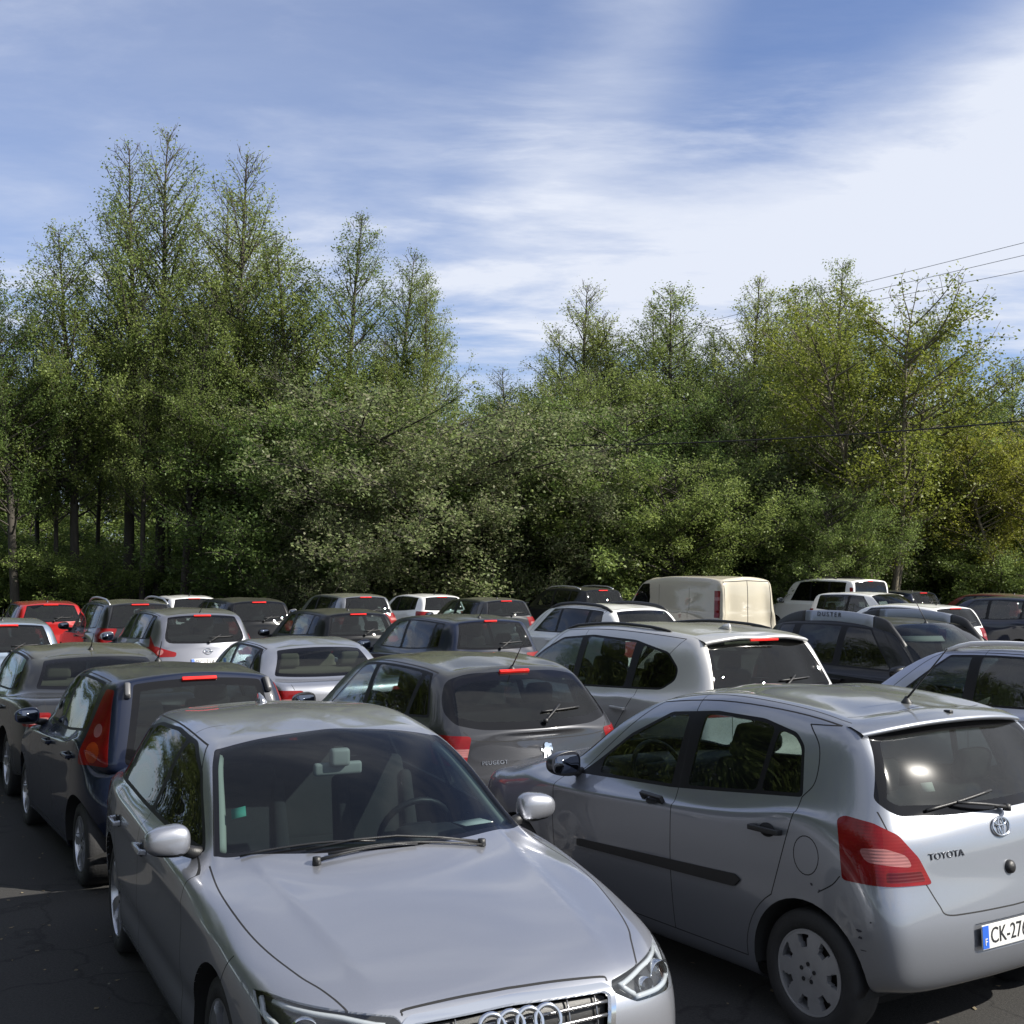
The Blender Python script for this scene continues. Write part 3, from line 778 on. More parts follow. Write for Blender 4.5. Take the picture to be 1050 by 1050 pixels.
def mirror_part(root, x, y, z, side, mat, s=1.0, cap=BLACK):
    bm = bmesh.new(); g = bmesh.ops.create_icosphere(bm, subdivisions=4, radius=1.0)
    for v in bm.verts:
        c = v.co
        for i, k in enumerate((.7, .6, .8)): c[i] = math.copysign(abs(c[i]) ** k, c[i])
        back = max(0.0, -c.y)
        tp = 1 + .16 * (-c.x * side); c.x *= .108 * s; c.z *= .074 * s * tp; c.y *= .070 * s * (1 - .25 * max(0, c.x * side))
        if c.y < -.03 * s: c.y = -.03 * s
    for f in bm.faces:
        if f.calc_center_median().z < -.055 * s: f.material_index = 1
    o = mesh_obj('wing_mirror', bm, [mat, cap], root, loc=(x, y, z))
    b2 = bmesh.new(); bm_prism(b2, rnd([(-.088 * s, -.054 * s), (.088 * s, -.054 * s), (.092 * s, .052 * s), (-.088 * s, .052 * s)], .04 * s), lambda u, v, d: Vector((u, -.032 * s + d, v)), .003); mesh_obj('mirror_glass', b2, MIRROR, o)
    b3 = bmesh.new(); bm_tube(b3, [(-side * .06 * s, .0, -.045 * s), (-side * .17 * s, .02, -.075 * s)], [.028 * s, .034 * s], 8); mesh_obj('mirror_foot', b3, cap, o)
    return o
def handle_part(root, sh, y, z, side, mat, w=.20, h=.026, dark=True):
    q, n = sh.surf('S', y, z, side); M_ = sh.frame('S', y, z, side)
    bm = bmesh.new()
    if dark: bm_prism(bm, ellipse(.0, -.002, .052, .034, 16), lambda u, v, d: Vector((u, v, .0006 - d)), .002, mi=1)
    bm_box(bm, (0, 0, .030), (w, h, .016), bev=.006); bm_box(bm, (w * .42, 0, .012), (w * .16, h, .03), bev=.004); bm_box(bm, (-w * .42, 0, .012), (w * .16, h, .03), bev=.004)
    bm.transform(M_); return mesh_obj('handle', bm, [mat, GAP], root)
# ------------------------------------------------------------------ car builder
def arc(cy_, cz, r, a0, a1, n=14): return [(cy_ + r * math.cos(R(lerp(a0, a1, k / n))), cz + r * math.sin(R(lerp(a0, a1, k / n)))) for k in range(n + 1)]
def build_car(kind, p, near=1):
    """kind: object name. near: 2 foreground, 1 middle, 0 far."""
    sh = Shell(p, *{2: (7, 10), 1: (4, 6), 0: (3, 4)}[near]); S = sh.S
    PM = p['paint']; root = empty(kind)
    rad, rim = p.get('wheel', (.31, .215)); rg = p.get('arch', rad + .045)
    # wheel openings
    for yy in (p['axF'], p['axR']):
        P = arc(yy, rad + .01, rg, -8, 188, 20 if near else 12) + [(yy - rg * 1.0, -.2), (yy + rg * 1.0, -.2)]
        for sd in (1, -1):
            for f in sh.inside('S', hull(P), sd): f[sh.tl] = sh.tid('void')
    # side windows
    c0, c1 = p.get('dlocols', (5.25, 8.45)); lo, hi = p.get('dlorings', (7.18, 8.86))
    if 'dlo' in p: band = hull(p['dlo'])
    else:
        band = [tuple(S.at(lo, c)[1:]) for c in np.linspace(c0, c1, 9)] + [tuple(S.at(hi, c)[1:]) for c in np.linspace(c0 + p.get('dlotop', .15), c1 - .1, 9)]
        band = hull(band)
    for (a, b) in p.get('bandclip', []): pass
    bandr = rnd(band, .02, 2) if 'dlo' not in p else rnd(band, p.get('dlor', .05), 4)
    sh.poly('S', bandr, 'seal', side=1); sh.poly('S', bandr, 'seal', side=-1)
    wins = p['windows']                              # (y rear, y front, glass tag) from front to rear
    edge = p.get('winedge', .018)
    for i, w in enumerate(wins):
        q = clip(clip(inset(band, edge), 0 + p.get('plean', .0), 0, 0) if False else inset(band, edge), 0, 0, 1)
        sl = w[3] if len(w) > 3 else (0.0, 0.0)       # lean of the rear and front edge: y shift per metre of height
        zb_ = min(z for y, z in band)
        q = clip(q, 1, -sl[1], w[1] - sl[1] * zb_); q = clip(q, -1, sl[0], -(w[0] - sl[0] * zb_))
        if len(q) >= 3:
            sh.poly('S', rnd(q, w[4] if len(w) > 4 else .03, 4), 'win%d' % i, both=True)
    # windscreen
    wc, w0, w1 = p.get('wscol', 4.62), p.get('wslo', 7.06), p.get('wshi', 8.93)
    P = [S.at(w0, c) for c in np.linspace(-wc, wc, 25)] + [S.at(w1, c) for c in np.linspace(-(wc - .08), wc - .08, 25)] + [S.at(r, s * wc) for r in np.linspace(w0, w1, 6) for s in (1, -1)]
    wsP = hull([(v.x, v.y) for v in P]); sh.poly('T', rnd(wsP, .05, 3), 'frit', only=('paint', 'seal')); sh.poly('T', rnd(inset(wsP, p.get('frit', .028)), .06, 4), 'ws', only=('frit',))
    # rear glass
    if p.get('reardlo'): rgP = hull([q for q in p['reardlo']] + [(-a, b) for a, b in p['reardlo']])
    else:
        r0, r1, rc = p.get('rglo', 7.06), p.get('rghi', 8.90), p.get('rgcol', 9.55)
        P = [S.at(r0, c) for c in np.linspace(rc, 12, 9)] + [S.at(r1, c) for c in np.linspace(rc + .05, 12, 9)]
        rgP = hull([(v.x, v.z) for v in P] + [(-v.x, v.z) for v in P])
    sh.poly('R', rnd(rgP, p.get('rgr', .06), 4), 'rfrit', only=('paint',)); sh.poly('R', rnd(inset(rgP, p.get('rfrit', .03)), p.get('rgr', .06), 4), 'rg', only=('rfrit',))
    if 'ops' in p: p['ops'](sh)
    # shut lines and panels
    yD0, yB, yD2, zs0 = p['doors']
    tz = [tuple(S.at(8.97, c)[1:]) for c in np.linspace(5.2, c1 + .12, 14)]
    if near:
        zb0 = S.at(7, 5.2).z
        ap = [tuple(S.at(r, p.get('apcol', 5.1))[1:]) for r in np.linspace(7.0, 8.97, 8)]
        sh.line('S', ap + [tz[0]] + tz[1:2])
        sh.line('S', [ap[0], (yD0 + .02, ap[0][1] - .05), (yD0 + .03, .70), (yD0 - .01, zs0 + .06), (yD0 - .04, zs0)])
        sh.line('S', [(yB, 1.6), (yB - .005, .7), (yB - .03, zs0)], only=('paint', 'seal'))
        rr = rg + .05; ang = [a for a in np.linspace(8, 58, 8)]
        ar = [(p['axR'] + rr * math.cos(R(a)), rad + rr * math.sin(R(a))) for a in ang]
        sh.line('S', [(yD0 - .04, zs0), (ar[0][0], zs0)] + ar + [(yD2 + .01, p['zb'][3] - .06), (yD2, p['zb'][3] + .02)] + [q for q in p.get('doorrear', [])] + [tz[-1]])
        sh.line('S', tz)
        for sd, t in ((1, '.r'), (-1, '.l')):
            for k, y in (('doorF', (yD0 + yB) / 2), ('doorR', (yB + yD2) / 2 + .12)):
                for tries in ((.52,), (p['zb'][1] + .45,)):
                    pass
                sh.fill((sd * p['W'], y, .52), k + t)
        if 'lines' in p: p['lines'](sh)
    # ------------- objects
    bm_ = {'paint': 0, 'gap': 1, 'seal': 2, 'frit': 5, 'rfrit': 5, 'plastic': 3, 'trim': 4}
    mats = [PM, GAP, SEAL, BLACK, CHROME, FRIT]
    body = sh.extract([t for t in bm_ if t in sh.tags], 'body', mats, root, mat_of=bm_, skirt=.012 if near else .03)
    if near:
        for s_, sd in (('.r', 1), ('.l', -1)):
            for k, hy, wl in (('doorF', yB + .16, p.get('wf', (0,))), ('doorR', yD2 + .17, p.get('wr', (1,)))):
                d = sh.extract([k + s_], 'door', [PM], root)
                if not d: continue
                for i in wl: 
                    g = sh.extract(['win%d%s' % (i, s_)], 'window', [wins[i][2]], d)
                if p.get('handles', True):
                    handle_part(d, sh, hy, p.get('zhandle', p['zb'][2] - .13), sd, p.get('handlemat', PM), dark=near == 2)
        for i in range(len(wins)):
            if i not in p.get('wf', (0,)) + p.get('wr', (1,)):
                for s_ in ('.r', '.l'): sh.extract(['win%d%s' % (i, s_)], 'side_window', [wins[i][2]], root)
    else:
        for i in range(len(wins)):
            for s_ in ('.r', '.l'): sh.extract(['win%d%s' % (i, s_)], 'side_window', [wins[i][2]], root)
    for t, nm, mt in (('bonnet', 'bonnet', PM), ('tailgate', 'tailgate', PM), ('rbumper', 'rear_bumper', PM), ('fbumper', 'front_bumper', PM)):
        sh.extract([t], nm, [PM], root)
    sh.extract(['ws'], 'windscreen', [p.get('wsmat', GLASSW)], root)
    sh.extract(['rg'], 'rear_window', [p.get('rgmat', GLASSR)], root)
    for nm, tags_, mts in p.get('lamps', []):
        for s_ in ('.r', '.l'):
            mo = {t + s_: i for i, t in enumerate(tags_)}
            if any(t in sh.tags for t in mo): sh.extract(list(mo), nm, mts, root, offset=.004, skirt=.02, mat_of=mo)
    for nm, tags_, mts, off in p.get('panels', []):
        mo = {t: i for i, t in enumerate(tags_)}
        sh.extract(list(mo), nm, mts, root, offset=off, skirt=.02 if off else 0, mat_of=mo)
    # wheel wells: lips turned in and dark liners
    for yy in (p['axF'], p['axR']):
        for sd in (1, -1):
            bm = bmesh.new()
            pts = arc(yy, rad + .01, rg - .001, -8, 188, 22); A = []; B = []; x1 = sd * (p['W'] * .52)
            for (y, z) in pts:
                q, n = sh.surf('S', y, z, sd); x = q.x if abs(q.x) > .5 and abs(q.x) < 1.2 else sd * (p['W'] - .03)
                A.append(bm.verts.new((x, y, z))); B.append(bm.verts.new((x1, y, z)))
            for i in range(len(pts) - 1): bm.faces.new((A[i], A[i + 1], B[i + 1], B[i]))
            bm.faces.new(B)
            mesh_obj('wheel_liner', bm, WELL, root)
    kindw = p.get('rimkind', 'alloy5'); xo = p['W'] - p.get('wheelin', .045)
    for yy in (p['axF'], p['axR']):
        for sd in (1, -1): make_wheel(root, yy, sd, xo, rad, rim, kindw, p.get('tyrew', .205), p.get('rimmat'))
    make_cabin(root, p, sh, p.get('seats', CLOTH))
    if p.get('mirrors', True):
        ym, zm = p.get('mirror', (p['yA'] - .02, p['zb'][0] + .06)); xm = S.at(7.3, 5.1).x
        for sd in (1, -1): mirror_part(root, sd * (xm + p.get('mirx', .18)), ym, zm, sd, p.get('mirmat', PM), p.get('mirs', 1.0))
    if 'post' in p: p['post'](root, sh)
    sh.bm.free(); return root
def put(root, x, y, deg, label, cat='car', group='cars parked in the lot', z=0.0):
    root.location = (x, y, z); root.rotation_euler = (0, 0, R(deg)); return tag(root, label, cat, group)
# ------------------------------------------------------------------ ground
def build_ground():
    m, nt, o = newmat('asphalt'); L = nt.links.new; p = N(nt, 'ShaderNodeBsdfPrincipled', i_Roughness=0.9); tc = N(nt, 'ShaderNodeTexCoord')
    a = N(nt, 'ShaderNodeTexNoise', i_Scale=75.0, i_Detail=6.0, i_Roughness=.75); b = N(nt, 'ShaderNodeTexNoise', i_Scale=.55, i_Detail=6.0, i_Roughness=.6)
    for n in (a, b): L(tc.outputs['Object'], n.inputs['Vector'])
    r = N(nt, 'ShaderNodeValToRGB'); L(a.outputs[0], r.inputs[0]); r.color_ramp.elements[0].position = .35; r.color_ramp.elements[0].color = (.012, .012, .013, 1); r.color_ramp.elements[1].position = .75; r.color_ramp.elements[1].color = (.050, .048, .046, 1)
    r2 = N(nt, 'ShaderNodeValToRGB'); L(b.outputs[0], r2.inputs[0]); r2.color_ramp.elements[0].color = (.6, .6, .6, 1); r2.color_ramp.elements[1].color = (1.25, 1.22, 1.15, 1)
    mx = N(nt, 'ShaderNodeMix', data_type='RGBA', blend_type='MULTIPLY'); mx.inputs[0].default_value = 1; L(r.outputs[0], mx.inputs[6]); L(r2.outputs[0], mx.inputs[7]); L(mx.outputs[2], p.inputs['Base Color'])
    vo = N(nt, 'ShaderNodeTexVoronoi', feature='DISTANCE_TO_EDGE', i_Scale=.55); dn = N(nt, 'ShaderNodeTexNoise', i_Scale=3.0, i_Detail=6.0); L(tc.outputs['Object'], dn.inputs['Vector']); vm = N(nt, 'ShaderNodeVectorMath', operation='MULTIPLY_ADD'); L(dn.outputs[1], vm.inputs[0]); vm.inputs[1].default_value = (.5, .5, .5); L(tc.outputs['Object'], vm.inputs[2]); L(vm.outputs[0], vo.inputs['Vector'])
    ck = N(nt, 'ShaderNodeMapRange'); L(vo.outputs['Distance'], ck.inputs[0]); ck.inputs[1].default_value = 0.0; ck.inputs[2].default_value = .012; ck.inputs[3].default_value = .35; mc = N(nt, 'ShaderNodeMix', data_type='RGBA', blend_type='MULTIPLY'); mc.inputs[0].default_value = 1; L(mx.outputs[2], mc.inputs[6]); L(ck.outputs[0], mc.inputs[7]); L(mc.outputs[2], p.inputs['Base Color'])
    bp = N(nt, 'ShaderNodeBump', i_Strength=.5, i_Distance=.006); L(a.outputs[0], bp.inputs['Height']); L(bp.outputs[0], p.inputs['Normal']); L(p.outputs[0], o.inputs[0])
    bm = bmesh.new(); bmesh.ops.create_grid(bm, x_segments=8, y_segments=8, size=34)
    ob = mesh_obj('car_park_surface', bm, m, smooth=False, loc=(0, 10, 0)); tag(ob, 'dark asphalt surface of the car park', 'ground', kind='structure')
    m2, nt, o = newmat('soil'); L = nt.links.new; p = N(nt, 'ShaderNodeBsdfPrincipled', i_Roughness=1.0); tc = N(nt, 'ShaderNodeTexCoord'); a = N(nt, 'ShaderNodeTexNoise', i_Scale=2.0, i_Detail=8.0, i_Roughness=.7); L(tc.outputs['Object'], a.inputs['Vector'])
    r = N(nt, 'ShaderNodeValToRGB'); L(a.outputs[0], r.inputs[0]); r.color_ramp.elements[0].position = .35; r.color_ramp.elements[0].color = (.035, .032, .018, 1); r.color_ramp.elements[1].position = .7; r.color_ramp.elements[1].color = (.05, .085, .025, 1); L(r.outputs[0], p.inputs['Base Color']); L(p.outputs[0], o.inputs[0])
    bm = bmesh.new(); bmesh.ops.create_grid(bm, x_segments=4, y_segments=4, size=2500); ob = mesh_obj('ground', bm, m2, smooth=False, loc=(0, 0, -.012)); tag(ob, 'grassy woodland soil around the car park', 'ground', kind='structure')
build_ground()
def build_litter():
    g = np.random.default_rng(8); n = 5200; x = g.uniform(-9, 12, n); y = g.uniform(2.5, 30, n); V = []
    s = g.uniform(.006, .022, n); a = g.uniform(0, 6.28, n); c, sn = np.cos(a) * s, np.sin(a) * s; h = g.uniform(.002, .010, (n, 4))
    P = np.stack([np.stack([x - c, y - sn, h[:, 0]], 1), np.stack([x + sn * .6, y - c * .6, h[:, 1]], 1), np.stack([x + c, y + sn, h[:, 2]], 1), np.stack([x - sn * .6, y + c * .6, h[:, 3]], 1)], 1).reshape(-1, 3)
    me = bpy.data.meshes.new('leaf_litter'); me.from_pydata([tuple(q) for q in P], [], [(4 * i, 4 * i + 1, 4 * i + 2, 4 * i + 3) for i in range(n)])
    o = link_mesh('leaf_litter', me, principled('litter', (.16, .13, .08), .9, var=(40, .8)), None, smooth=False); tag(o, 'dry leaf bits and grit scattered on the asphalt', 'leaf litter', kind='stuff')
build_litter()
# ------------------------------------------------------------------ foreground silver hatchback, nose towards the camera
SILVER = paint('silver_paint', (0.325, 0.335, 0.37), metal=0.75, rough=0.40, dust=.15)
SILVERB = paint('blue_silver_paint', (0.265, 0.28, 0.315), metal=0.75, rough=0.40, dust=.15)
def hatch_a_ops(sh):
    # headlights
    hl_s = [(1.52, .775), (1.75, .76), (2.0, .66), (2.02, .60), (1.86, .58), (1.60, .665)]
    sh.poly('F', rnd(hull([(.85, .70), (.80, .715), (.425, .672), (.405, .64), (.52, .585), (.74, .575), (.87, .63)]), .02, 3), 'hl', both=True, only=('paint',))
    # grille: chrome ring, then the opening
    g = [(-.42, .645), (-.385, .668), (0, .685), (.385, .668), (.42, .645), (.38, .42), (.31, .30), (-.31, .30), (-.38, .42)]
    g = rnd(hull(g), .05, 4); sh.poly('F', g, 'gr_ring', only=('paint',)); sh.poly('F', rnd(inset(g, .022), .04, 4), 'gr', only=('gr_ring',))
    for s in (1, -1): sh.poly('F', rnd([(s * .52, .28), (s * .80, .30), (s * .80, .42), (s * .56, .40)], .02, 3), 'plastic', only=('paint',))
    # tail lamps wrap round the corner
    sh.poly('C', rnd(hull(HC((.87, -1.66, .93), (.40, -2.05, .92), (.46, -2.06, .78), (.88, -1.74, .76))), .03), 'tl', both=True, only=('paint',))
def hatch_a_lines(sh):
    # bonnet edges
    L = smooth2([(.765, .74), (.785, 1.05), (.775, 1.35), (.735, 1.60), (.68, 1.80), (.635, 1.90), (.60, 1.98), (.575, 2.04)])
    sh.line('T', L, .007); sh.line('F', smooth2([(.405, .672), (.385, .684), (.2, .696), (0, .70)]), .006)
    sh.line('S', [(1.50, .76), (1.44, .66), (1.40, .62)], .006)
    sh.fill((0, 1.5, .9), 'bonnet')
    sh.line('R', [(.66, 1.0), (.70, .94)], .006)
def hatch_a_deform(G):
    # power creases on the bonnet: the middle stands a little proud, falling off outside the line
    x, y, z = G[..., 0], G[..., 1], G[..., 2]
    xl = np.interp(y, [.8, 1.3, 2.05], [.60, .545, .47]); w = np.clip((y - .70) / .15, 0, 1) * np.clip((2.10 - y) / .25, 0, 1) * (z > .66)
    d = x - xl; f = np.where(d < 0, np.exp(-np.abs(d) / .13), np.exp(-np.abs(d) / .03))
    G[..., 2] = z + .009 * w * f * (x < .8)
    # shoulder crease along the flank
    ws = np.clip((1.5 - y) / .3, 0, 1) * np.clip((y + 2.0) / .2, 0, 1); zc = .80 + .02 * (-y); dz = (z - zc)
    G[..., 0] += np.where(x > .85, ws * .008 * np.exp(-np.abs(dz) / .035), 0)
    G[..., 0] += np.where(x > .85, -ws * .012 * np.exp(-((z - .42) / .06) ** 2), 0)
    return G
A3 = dict(fit=(.6, 2), W=.8925, axF=1.318, axR=-1.318, paint=SILVER, wheel=(.316, .226), arch=.355, tyrew=.225, rimkind='alloy5',
    front=[(2.08, .19), (2.16, .25), (2.195, .40), (2.19, .58), (2.10, .705), (1.76, .805), (1.36, .885), (1.00, .945), None, (.10, 1.355)],
    rear=[(-2.00, .25), (-2.08, .30), (-2.11, .45), (-2.11, .62), (-2.07, .76), (-2.03, .88), (-1.99, .96), (-1.95, 1.02), None, (-1.56, 1.36)],
    roofz=[(-1.7, 1.33), (-1.5, 1.365), (-1.0, 1.41), (-.5, 1.425), (-.1, 1.40), (.15, 1.36)],
    xA=.765, yA=.66, zA=.925, yB=-.28, yC=-.95, zb=[.935, .955, .975, 1.00], wb=.83, zF=.805,
    roofF=(.60, -.04, 1.325), roofR=(.555, -1.50, 1.335), roofside=(1.372, 1.37, 1.35), roofx=(.615, .615, .60), rear7=(.66, -1.72, 1.02),
    fd=(.22, .24, .28, .32, .42), fz=(0, 0, 0, .02, .03), fx=(0, .40, .74, .93), deform=hatch_a_deform, wscol=4.55,
    dlo=[(.62, .945), (.12, 1.225), (-.20, 1.325), (-.60, 1.35), (-1.05, 1.33), (-1.40, 1.265), (-1.62, 1.07), (-1.60, 1.01), (.0, .955)], dlor=.05,
    windows=[(-.30, 1, GLASS), (-1.12, -.36, GLASS), (-1.7, -1.18, GLASSP)], wf=(0,), wr=(1,), doors=(.74, -.33, -1.12, .26), zhandle=.82, ops=hatch_a_ops, lines=hatch_a_lines,
    lamps=[('tail_light', ['tl'], [RED])], seats=CLOTHG, mirror=(.54, 1.0), mirs=.92, mirx=.155, shelf=True)
def hatch_a_post(root, sh):
    # grille: dark mesh, chrome ring, slats, four rings, plate carrier
    sh.extract(['gr_ring'], 'grille_surround', [CHROME], root, offset=.006, skirt=.02)
    g = sh.extract(['gr'], 'grille', [BLACK], root, offset=-.035)
    bm = bmesh.new()
    for z in (.615, .57, .525, .48, .435, .39, .345):
        hw = np.interp(z, [.30, .42, .65], [.29, .36, .39]); pts = []
        for x in np.linspace(-hw, hw, 21):
            q, n = sh.surf('F', x, z); pts.append(q - n * .012 + Vector((0, -.0, 0)))
        bm_tube(bm, pts, .0075, 6, sx=.8)
    for x in (-.34, -.22, .22, .34):
        pts = [sh.surf('F', x * (1 - .25 * (z < .42)), z)[0] - Vector((0, .024, 0)) for z in np.linspace(.32, .65, 8)]; bm_tube(bm, pts, .004, 5)
    mesh_obj('grille_slat', bm, principled('grille_slat_metal', (.30, .30, .31), .25, metal=.9), g)
    bm = bmesh.new(); M_ = sh.frame('F', 0, .60, off=.016)
    for x in (-.108, -.036, .036, .108):
        b = bmesh.new(); pts = [(.050 * math.cos(a), .050 * math.sin(a), 0) for a in np.linspace(0, 2 * math.pi, 33)]
        bm_tube(bm, [M_ @ (Vector(q) + Vector((x, 0, 0))) for q in pts], .0095, 8, cap=False); b.free()
    mesh_obj('badge', bm, CHROME, g)
    # headlights: housing behind the lens
    for s, t in ((1, '.r'), (-1, '.l')):
        hb = sh.extract(['hl' + t], 'headlight', [principled('lamp_housing', (.03, .031, .034), .3, metal=.4)], root, offset=-.045)
        ln = sh.extract(['hl' + t], 'lens', [LAMPGLASS], hb, offset=.003)
        bm = bmesh.new()
        for x, z, r in ((.735, .645, .048), (.61, .635, .036)):
            F_ = sh.frame('F', s * x, z, off=-.055); ax = Matrix.Translation(F_.translation) @ Matrix.Rotation(R(s * -18), 4, 'Z')
            b2 = bmesh.new(); bm_lathe(b2, [(.035, r * 1.08), (.03, r * 1.16), (-.01, r * 1.12), (-.02, r * .98), (.026, r * .98), (.035, r * 1.08)], 28, 'Y', mi=0)
            bm_lathe(b2, [(-.015, r * .98), (.006, r * .80), (.016, r * .45), (.02, .001)], 28, 'Y', mi=1); b2.transform(ax); me = bpy.data.meshes.new('tmp'); b2.to_mesh(me); b2.free(); bm.from_mesh(me); bpy.data.meshes.remove(me)
        mesh_obj('projector', bm, [CHROME, principled('projector_glass', (.015, .016, .02), .02, coat=1.0)], hb)
        bm = bmesh.new()
        for pts in ([(.82, .695), (.825, .65), (.77, .605), (.66, .598), (.53, .60)], [(.79, .70), (.62, .685), (.47, .655), (.53, .61)]):
            line = []
            for i in range(len(pts) - 1):
                for k in range(6): line.append((lerp(pts[i][0], pts[i + 1][0], k / 6), lerp(pts[i][1], pts[i + 1][1], k / 6)))
            line.append(pts[-1]); bm_tube(bm, [sh.surf('F', s * a, b)[0] - sh.surf('F', s * a, b)[1] * .022 for a, b in line], .011, 6)
        mesh_obj('light_guide', bm, principled('light_guide_white', (.42, .44, .46), .2, coat=.5), hb)
        # edge of the lens, dark rubber
    # wipers parked under the screen
    surf_wiper(sh, root, 'T', (.36, .97), (-.10, .965), (.30, .94), (-.42, .965), .014, .007); surf_wiper(sh, root, 'T', (-.42, .95), (.38, .88), (.64, .77), (.08, .92), .014, .007)
    antenna(root, sh, -1.38, fin=True, mat=SILVER)
    # inside mirror, stickers, paper on the dashboard, pale pillar trims
    q, n = sh.surf('T', .0, .20); bm = bmesh.new(); bm_box(bm, (0, 0, 0), (.25, .035, .065), bev=.022); bm_box(bm, (0, .03, .06), (.10, .05, .09), bev=.02)
    mesh_obj('rear_view_mirror', bm, principled('mirror_shell_grey', (.42, .42, .40), .5), root, loc=(0, q.y - .06, q.z - .125))
    bm = bmesh.new(); M_ = sh.frame('T', .585, .50, off=-.006, up=Vector((0, -.6, .8))); bm_box(bm, (0, 0, 0), (.065, .065, .0015)); bm.transform(M_); mesh_obj('windscreen_sticker', bm, STICK, root)
    bm = bmesh.new(); bm_box(bm, (0, 0, 0), (.16, .11, .002), Matrix.Rotation(R(12), 4, 'Z')); q, n = sh.surf('T', -.50, .70); mesh_obj('paper_slip', bm, PAPER, root, loc=(q.x, q.y - .02, q.z - .035))
    bm = bmesh.new()
    for s in (1, -1):
        A = []
        for t in np.linspace(.05, .92, 9):
            v = sh.S.at(lerp(7.1, 8.9, t), 4.42); A.append(Vector((s * (v.x - .03), v.y - .045, v.z - .02)))
        bm_tube(bm, A, .026, 8)
    mesh_obj('pillar_trim', bm, TRIM, root)
A3['post'] = hatch_a_post
car_a = build_car('hatchback', A3, 2)
put(car_a, -.935, 6.36, 206.0, 'silver hatchback facing the camera with four interlocked rings on its grille')
# ------------------------------------------------------------------ foreground silver small hatchback seen from behind
def hatch_y_ops(sh):
    sh.poly('C', rnd(hull(HC((.83, -1.44, 1.035), (.82, -1.48, 1.055), (.77, -1.60, 1.035), (.69, -1.675, .985), (.60, -1.71, .885), (.545, -1.74, .765), (.845, -1.48, .775))), .018, 3), 'tl', both=True, only=('paint',))
    sh.poly('C', rnd(hull(HC((.81, -1.545, .925), (.80, -1.575, .87), (.64, -1.71, .845), (.66, -1.69, .90), (.74, -1.64, .93))), .025, 3), 'tl_clear', both=True, only=('tl.r', 'tl.l'))
    sh.poly('C', rnd(hull(HC((.76, -1.66, .83), (.76, -1.66, .785), (.585, -1.735, .78), (.605, -1.73, .825))), .012, 3), 'tl_deep', both=True, only=('tl.r', 'tl.l'))
    for s in (1, -1): sh.poly('S', rnd(hull([(.56, .60), (-.78, .665), (-.82, .645), (-.78, .605), (.56, .56)]), .012, 3), 'mould.r' if s > 0 else 'mould.l', side=s, only=('paint',))
    sh.poly('R', rnd([(-.30, .565), (.30, .565), (.30, .43), (-.30, .43)], .03), 'recess', only=('paint',))
def hatch_y_lines(sh):
    sh.line('S', ellipse(-1.245, .845, .075, .09, 24) + [ellipse(-1.245, .845, .075, .09, 24)[0]], .005, both=False, side=-1)
    # tailgate and bumper seams
    sh.line('R', [(.69, 1.08), (.682, 1.0)], .006)
    sh.line('R', smooth2([(.545, .765), (.49, .67), (.45, .625), (.3, .615), (0, .61)]), .007)
    sh.line('S', smooth2([(-1.44, .785), (-1.40, .74), (-1.32, .69)]), .006)
    
    S = sh.S
    # roof joints
    sh.line('T', [(v.x, v.y) for v in [S.at(9.25, c) for c in np.linspace(5.0, 8.9, 12)]], .007)
    sh.line('T', [(.0, -1.245), (.30, -1.24), (.50, -1.215)], .007)
    sh.fill((0, -1.75, .8), 'tailgate')
    sh.fill((0, -1.78, .45), 'rbumper')
YA = dict(W=.8475, axF=1.23, axR=-1.23, paint=SILVERB, wheel=(.292, .200), arch=.335, tyrew=.185, rimkind='cover7', wheelin=.035,
    front=[(1.90, .20), (1.97, .26), (1.99, .42), (1.96, .62), (1.86, .78), (1.62, .90), (1.38, .985), (1.12, 1.04), None, (.24, 1.455)],
    rear=[(-1.66, .26), (-1.75, .32), (-1.775, .45), (-1.765, .60), (-1.735, .76), (-1.715, .89), (-1.69, .99), (-1.655, 1.06), None, (-1.375, 1.46)],
    roofz=[(-1.5, 1.45), (-1.3, 1.49), (-.9, 1.525), (-.4, 1.54), (0, 1.51), (.3, 1.435)],
    xA=.68, yA=.78, zA=.985, yB=-.22, yC=-.85, zb=[.935, .975, 1.03, 1.08], wb=.795, zF=.87,
    roofF=(.545, .12, 1.425), roofR=(.59, -1.33, 1.43), roofside=(1.485, 1.49, 1.465), roofx=(.60, .605, .60), rear7=(.70, -1.54, 1.09),
    rd=(.13, .15, .16, .16, .17, .17, .16), rx=(.945, .76, .40, 0),
    dlo=[(.72, .95), (.30, 1.23), (-.05, 1.39), (-.45, 1.435), (-.80, 1.43), (-1.04, 1.385), (-1.11, 1.33), (-1.175, 1.10), (-.2, 1.005)], dlor=.025,
    windows=[(-.20, .52, GLASS, (-.05, .0)), (-.845, -.34, GLASS, (-.10, -.05)), (-1.5, -.88, GLASS, (0, -.10))], wf=(0,), wr=(1, 2), doors=(.80, -.27, -1.17, .28), zhandle=.925,
    handlemat=BLACK, mirmat=principled('mirror_cap_navy', (.02, .022, .03), .3, coat=.6), mirror=(.70, 1.02), ops=hatch_y_ops, lines=hatch_y_lines, seats=CLOTHG,
    doorrear=smooth2([(-1.17, 1.10), (-1.225, 1.18), (-1.20, 1.33), (-1.10, 1.43)]), reardlo=[(.655, 1.09), (.60, 1.06), (.35, 1.045), (0, 1.04), (.555, 1.425), (.30, 1.44), (0, 1.445), (.685, 1.13)], rgr=.06, rfrit=.045, rgmat=GLASSY,
    lamps=[('tail_light', ['tl', 'tl_clear', 'tl_deep'], [RED, CLEARL, REDDEEP])], panels=[('side_moulding', ['mould.r'], [BLACK], .012), ('side_moulding', ['mould.l'], [BLACK], .012), ('plate_recess', ['recess'], [SILVERB], -.012)])
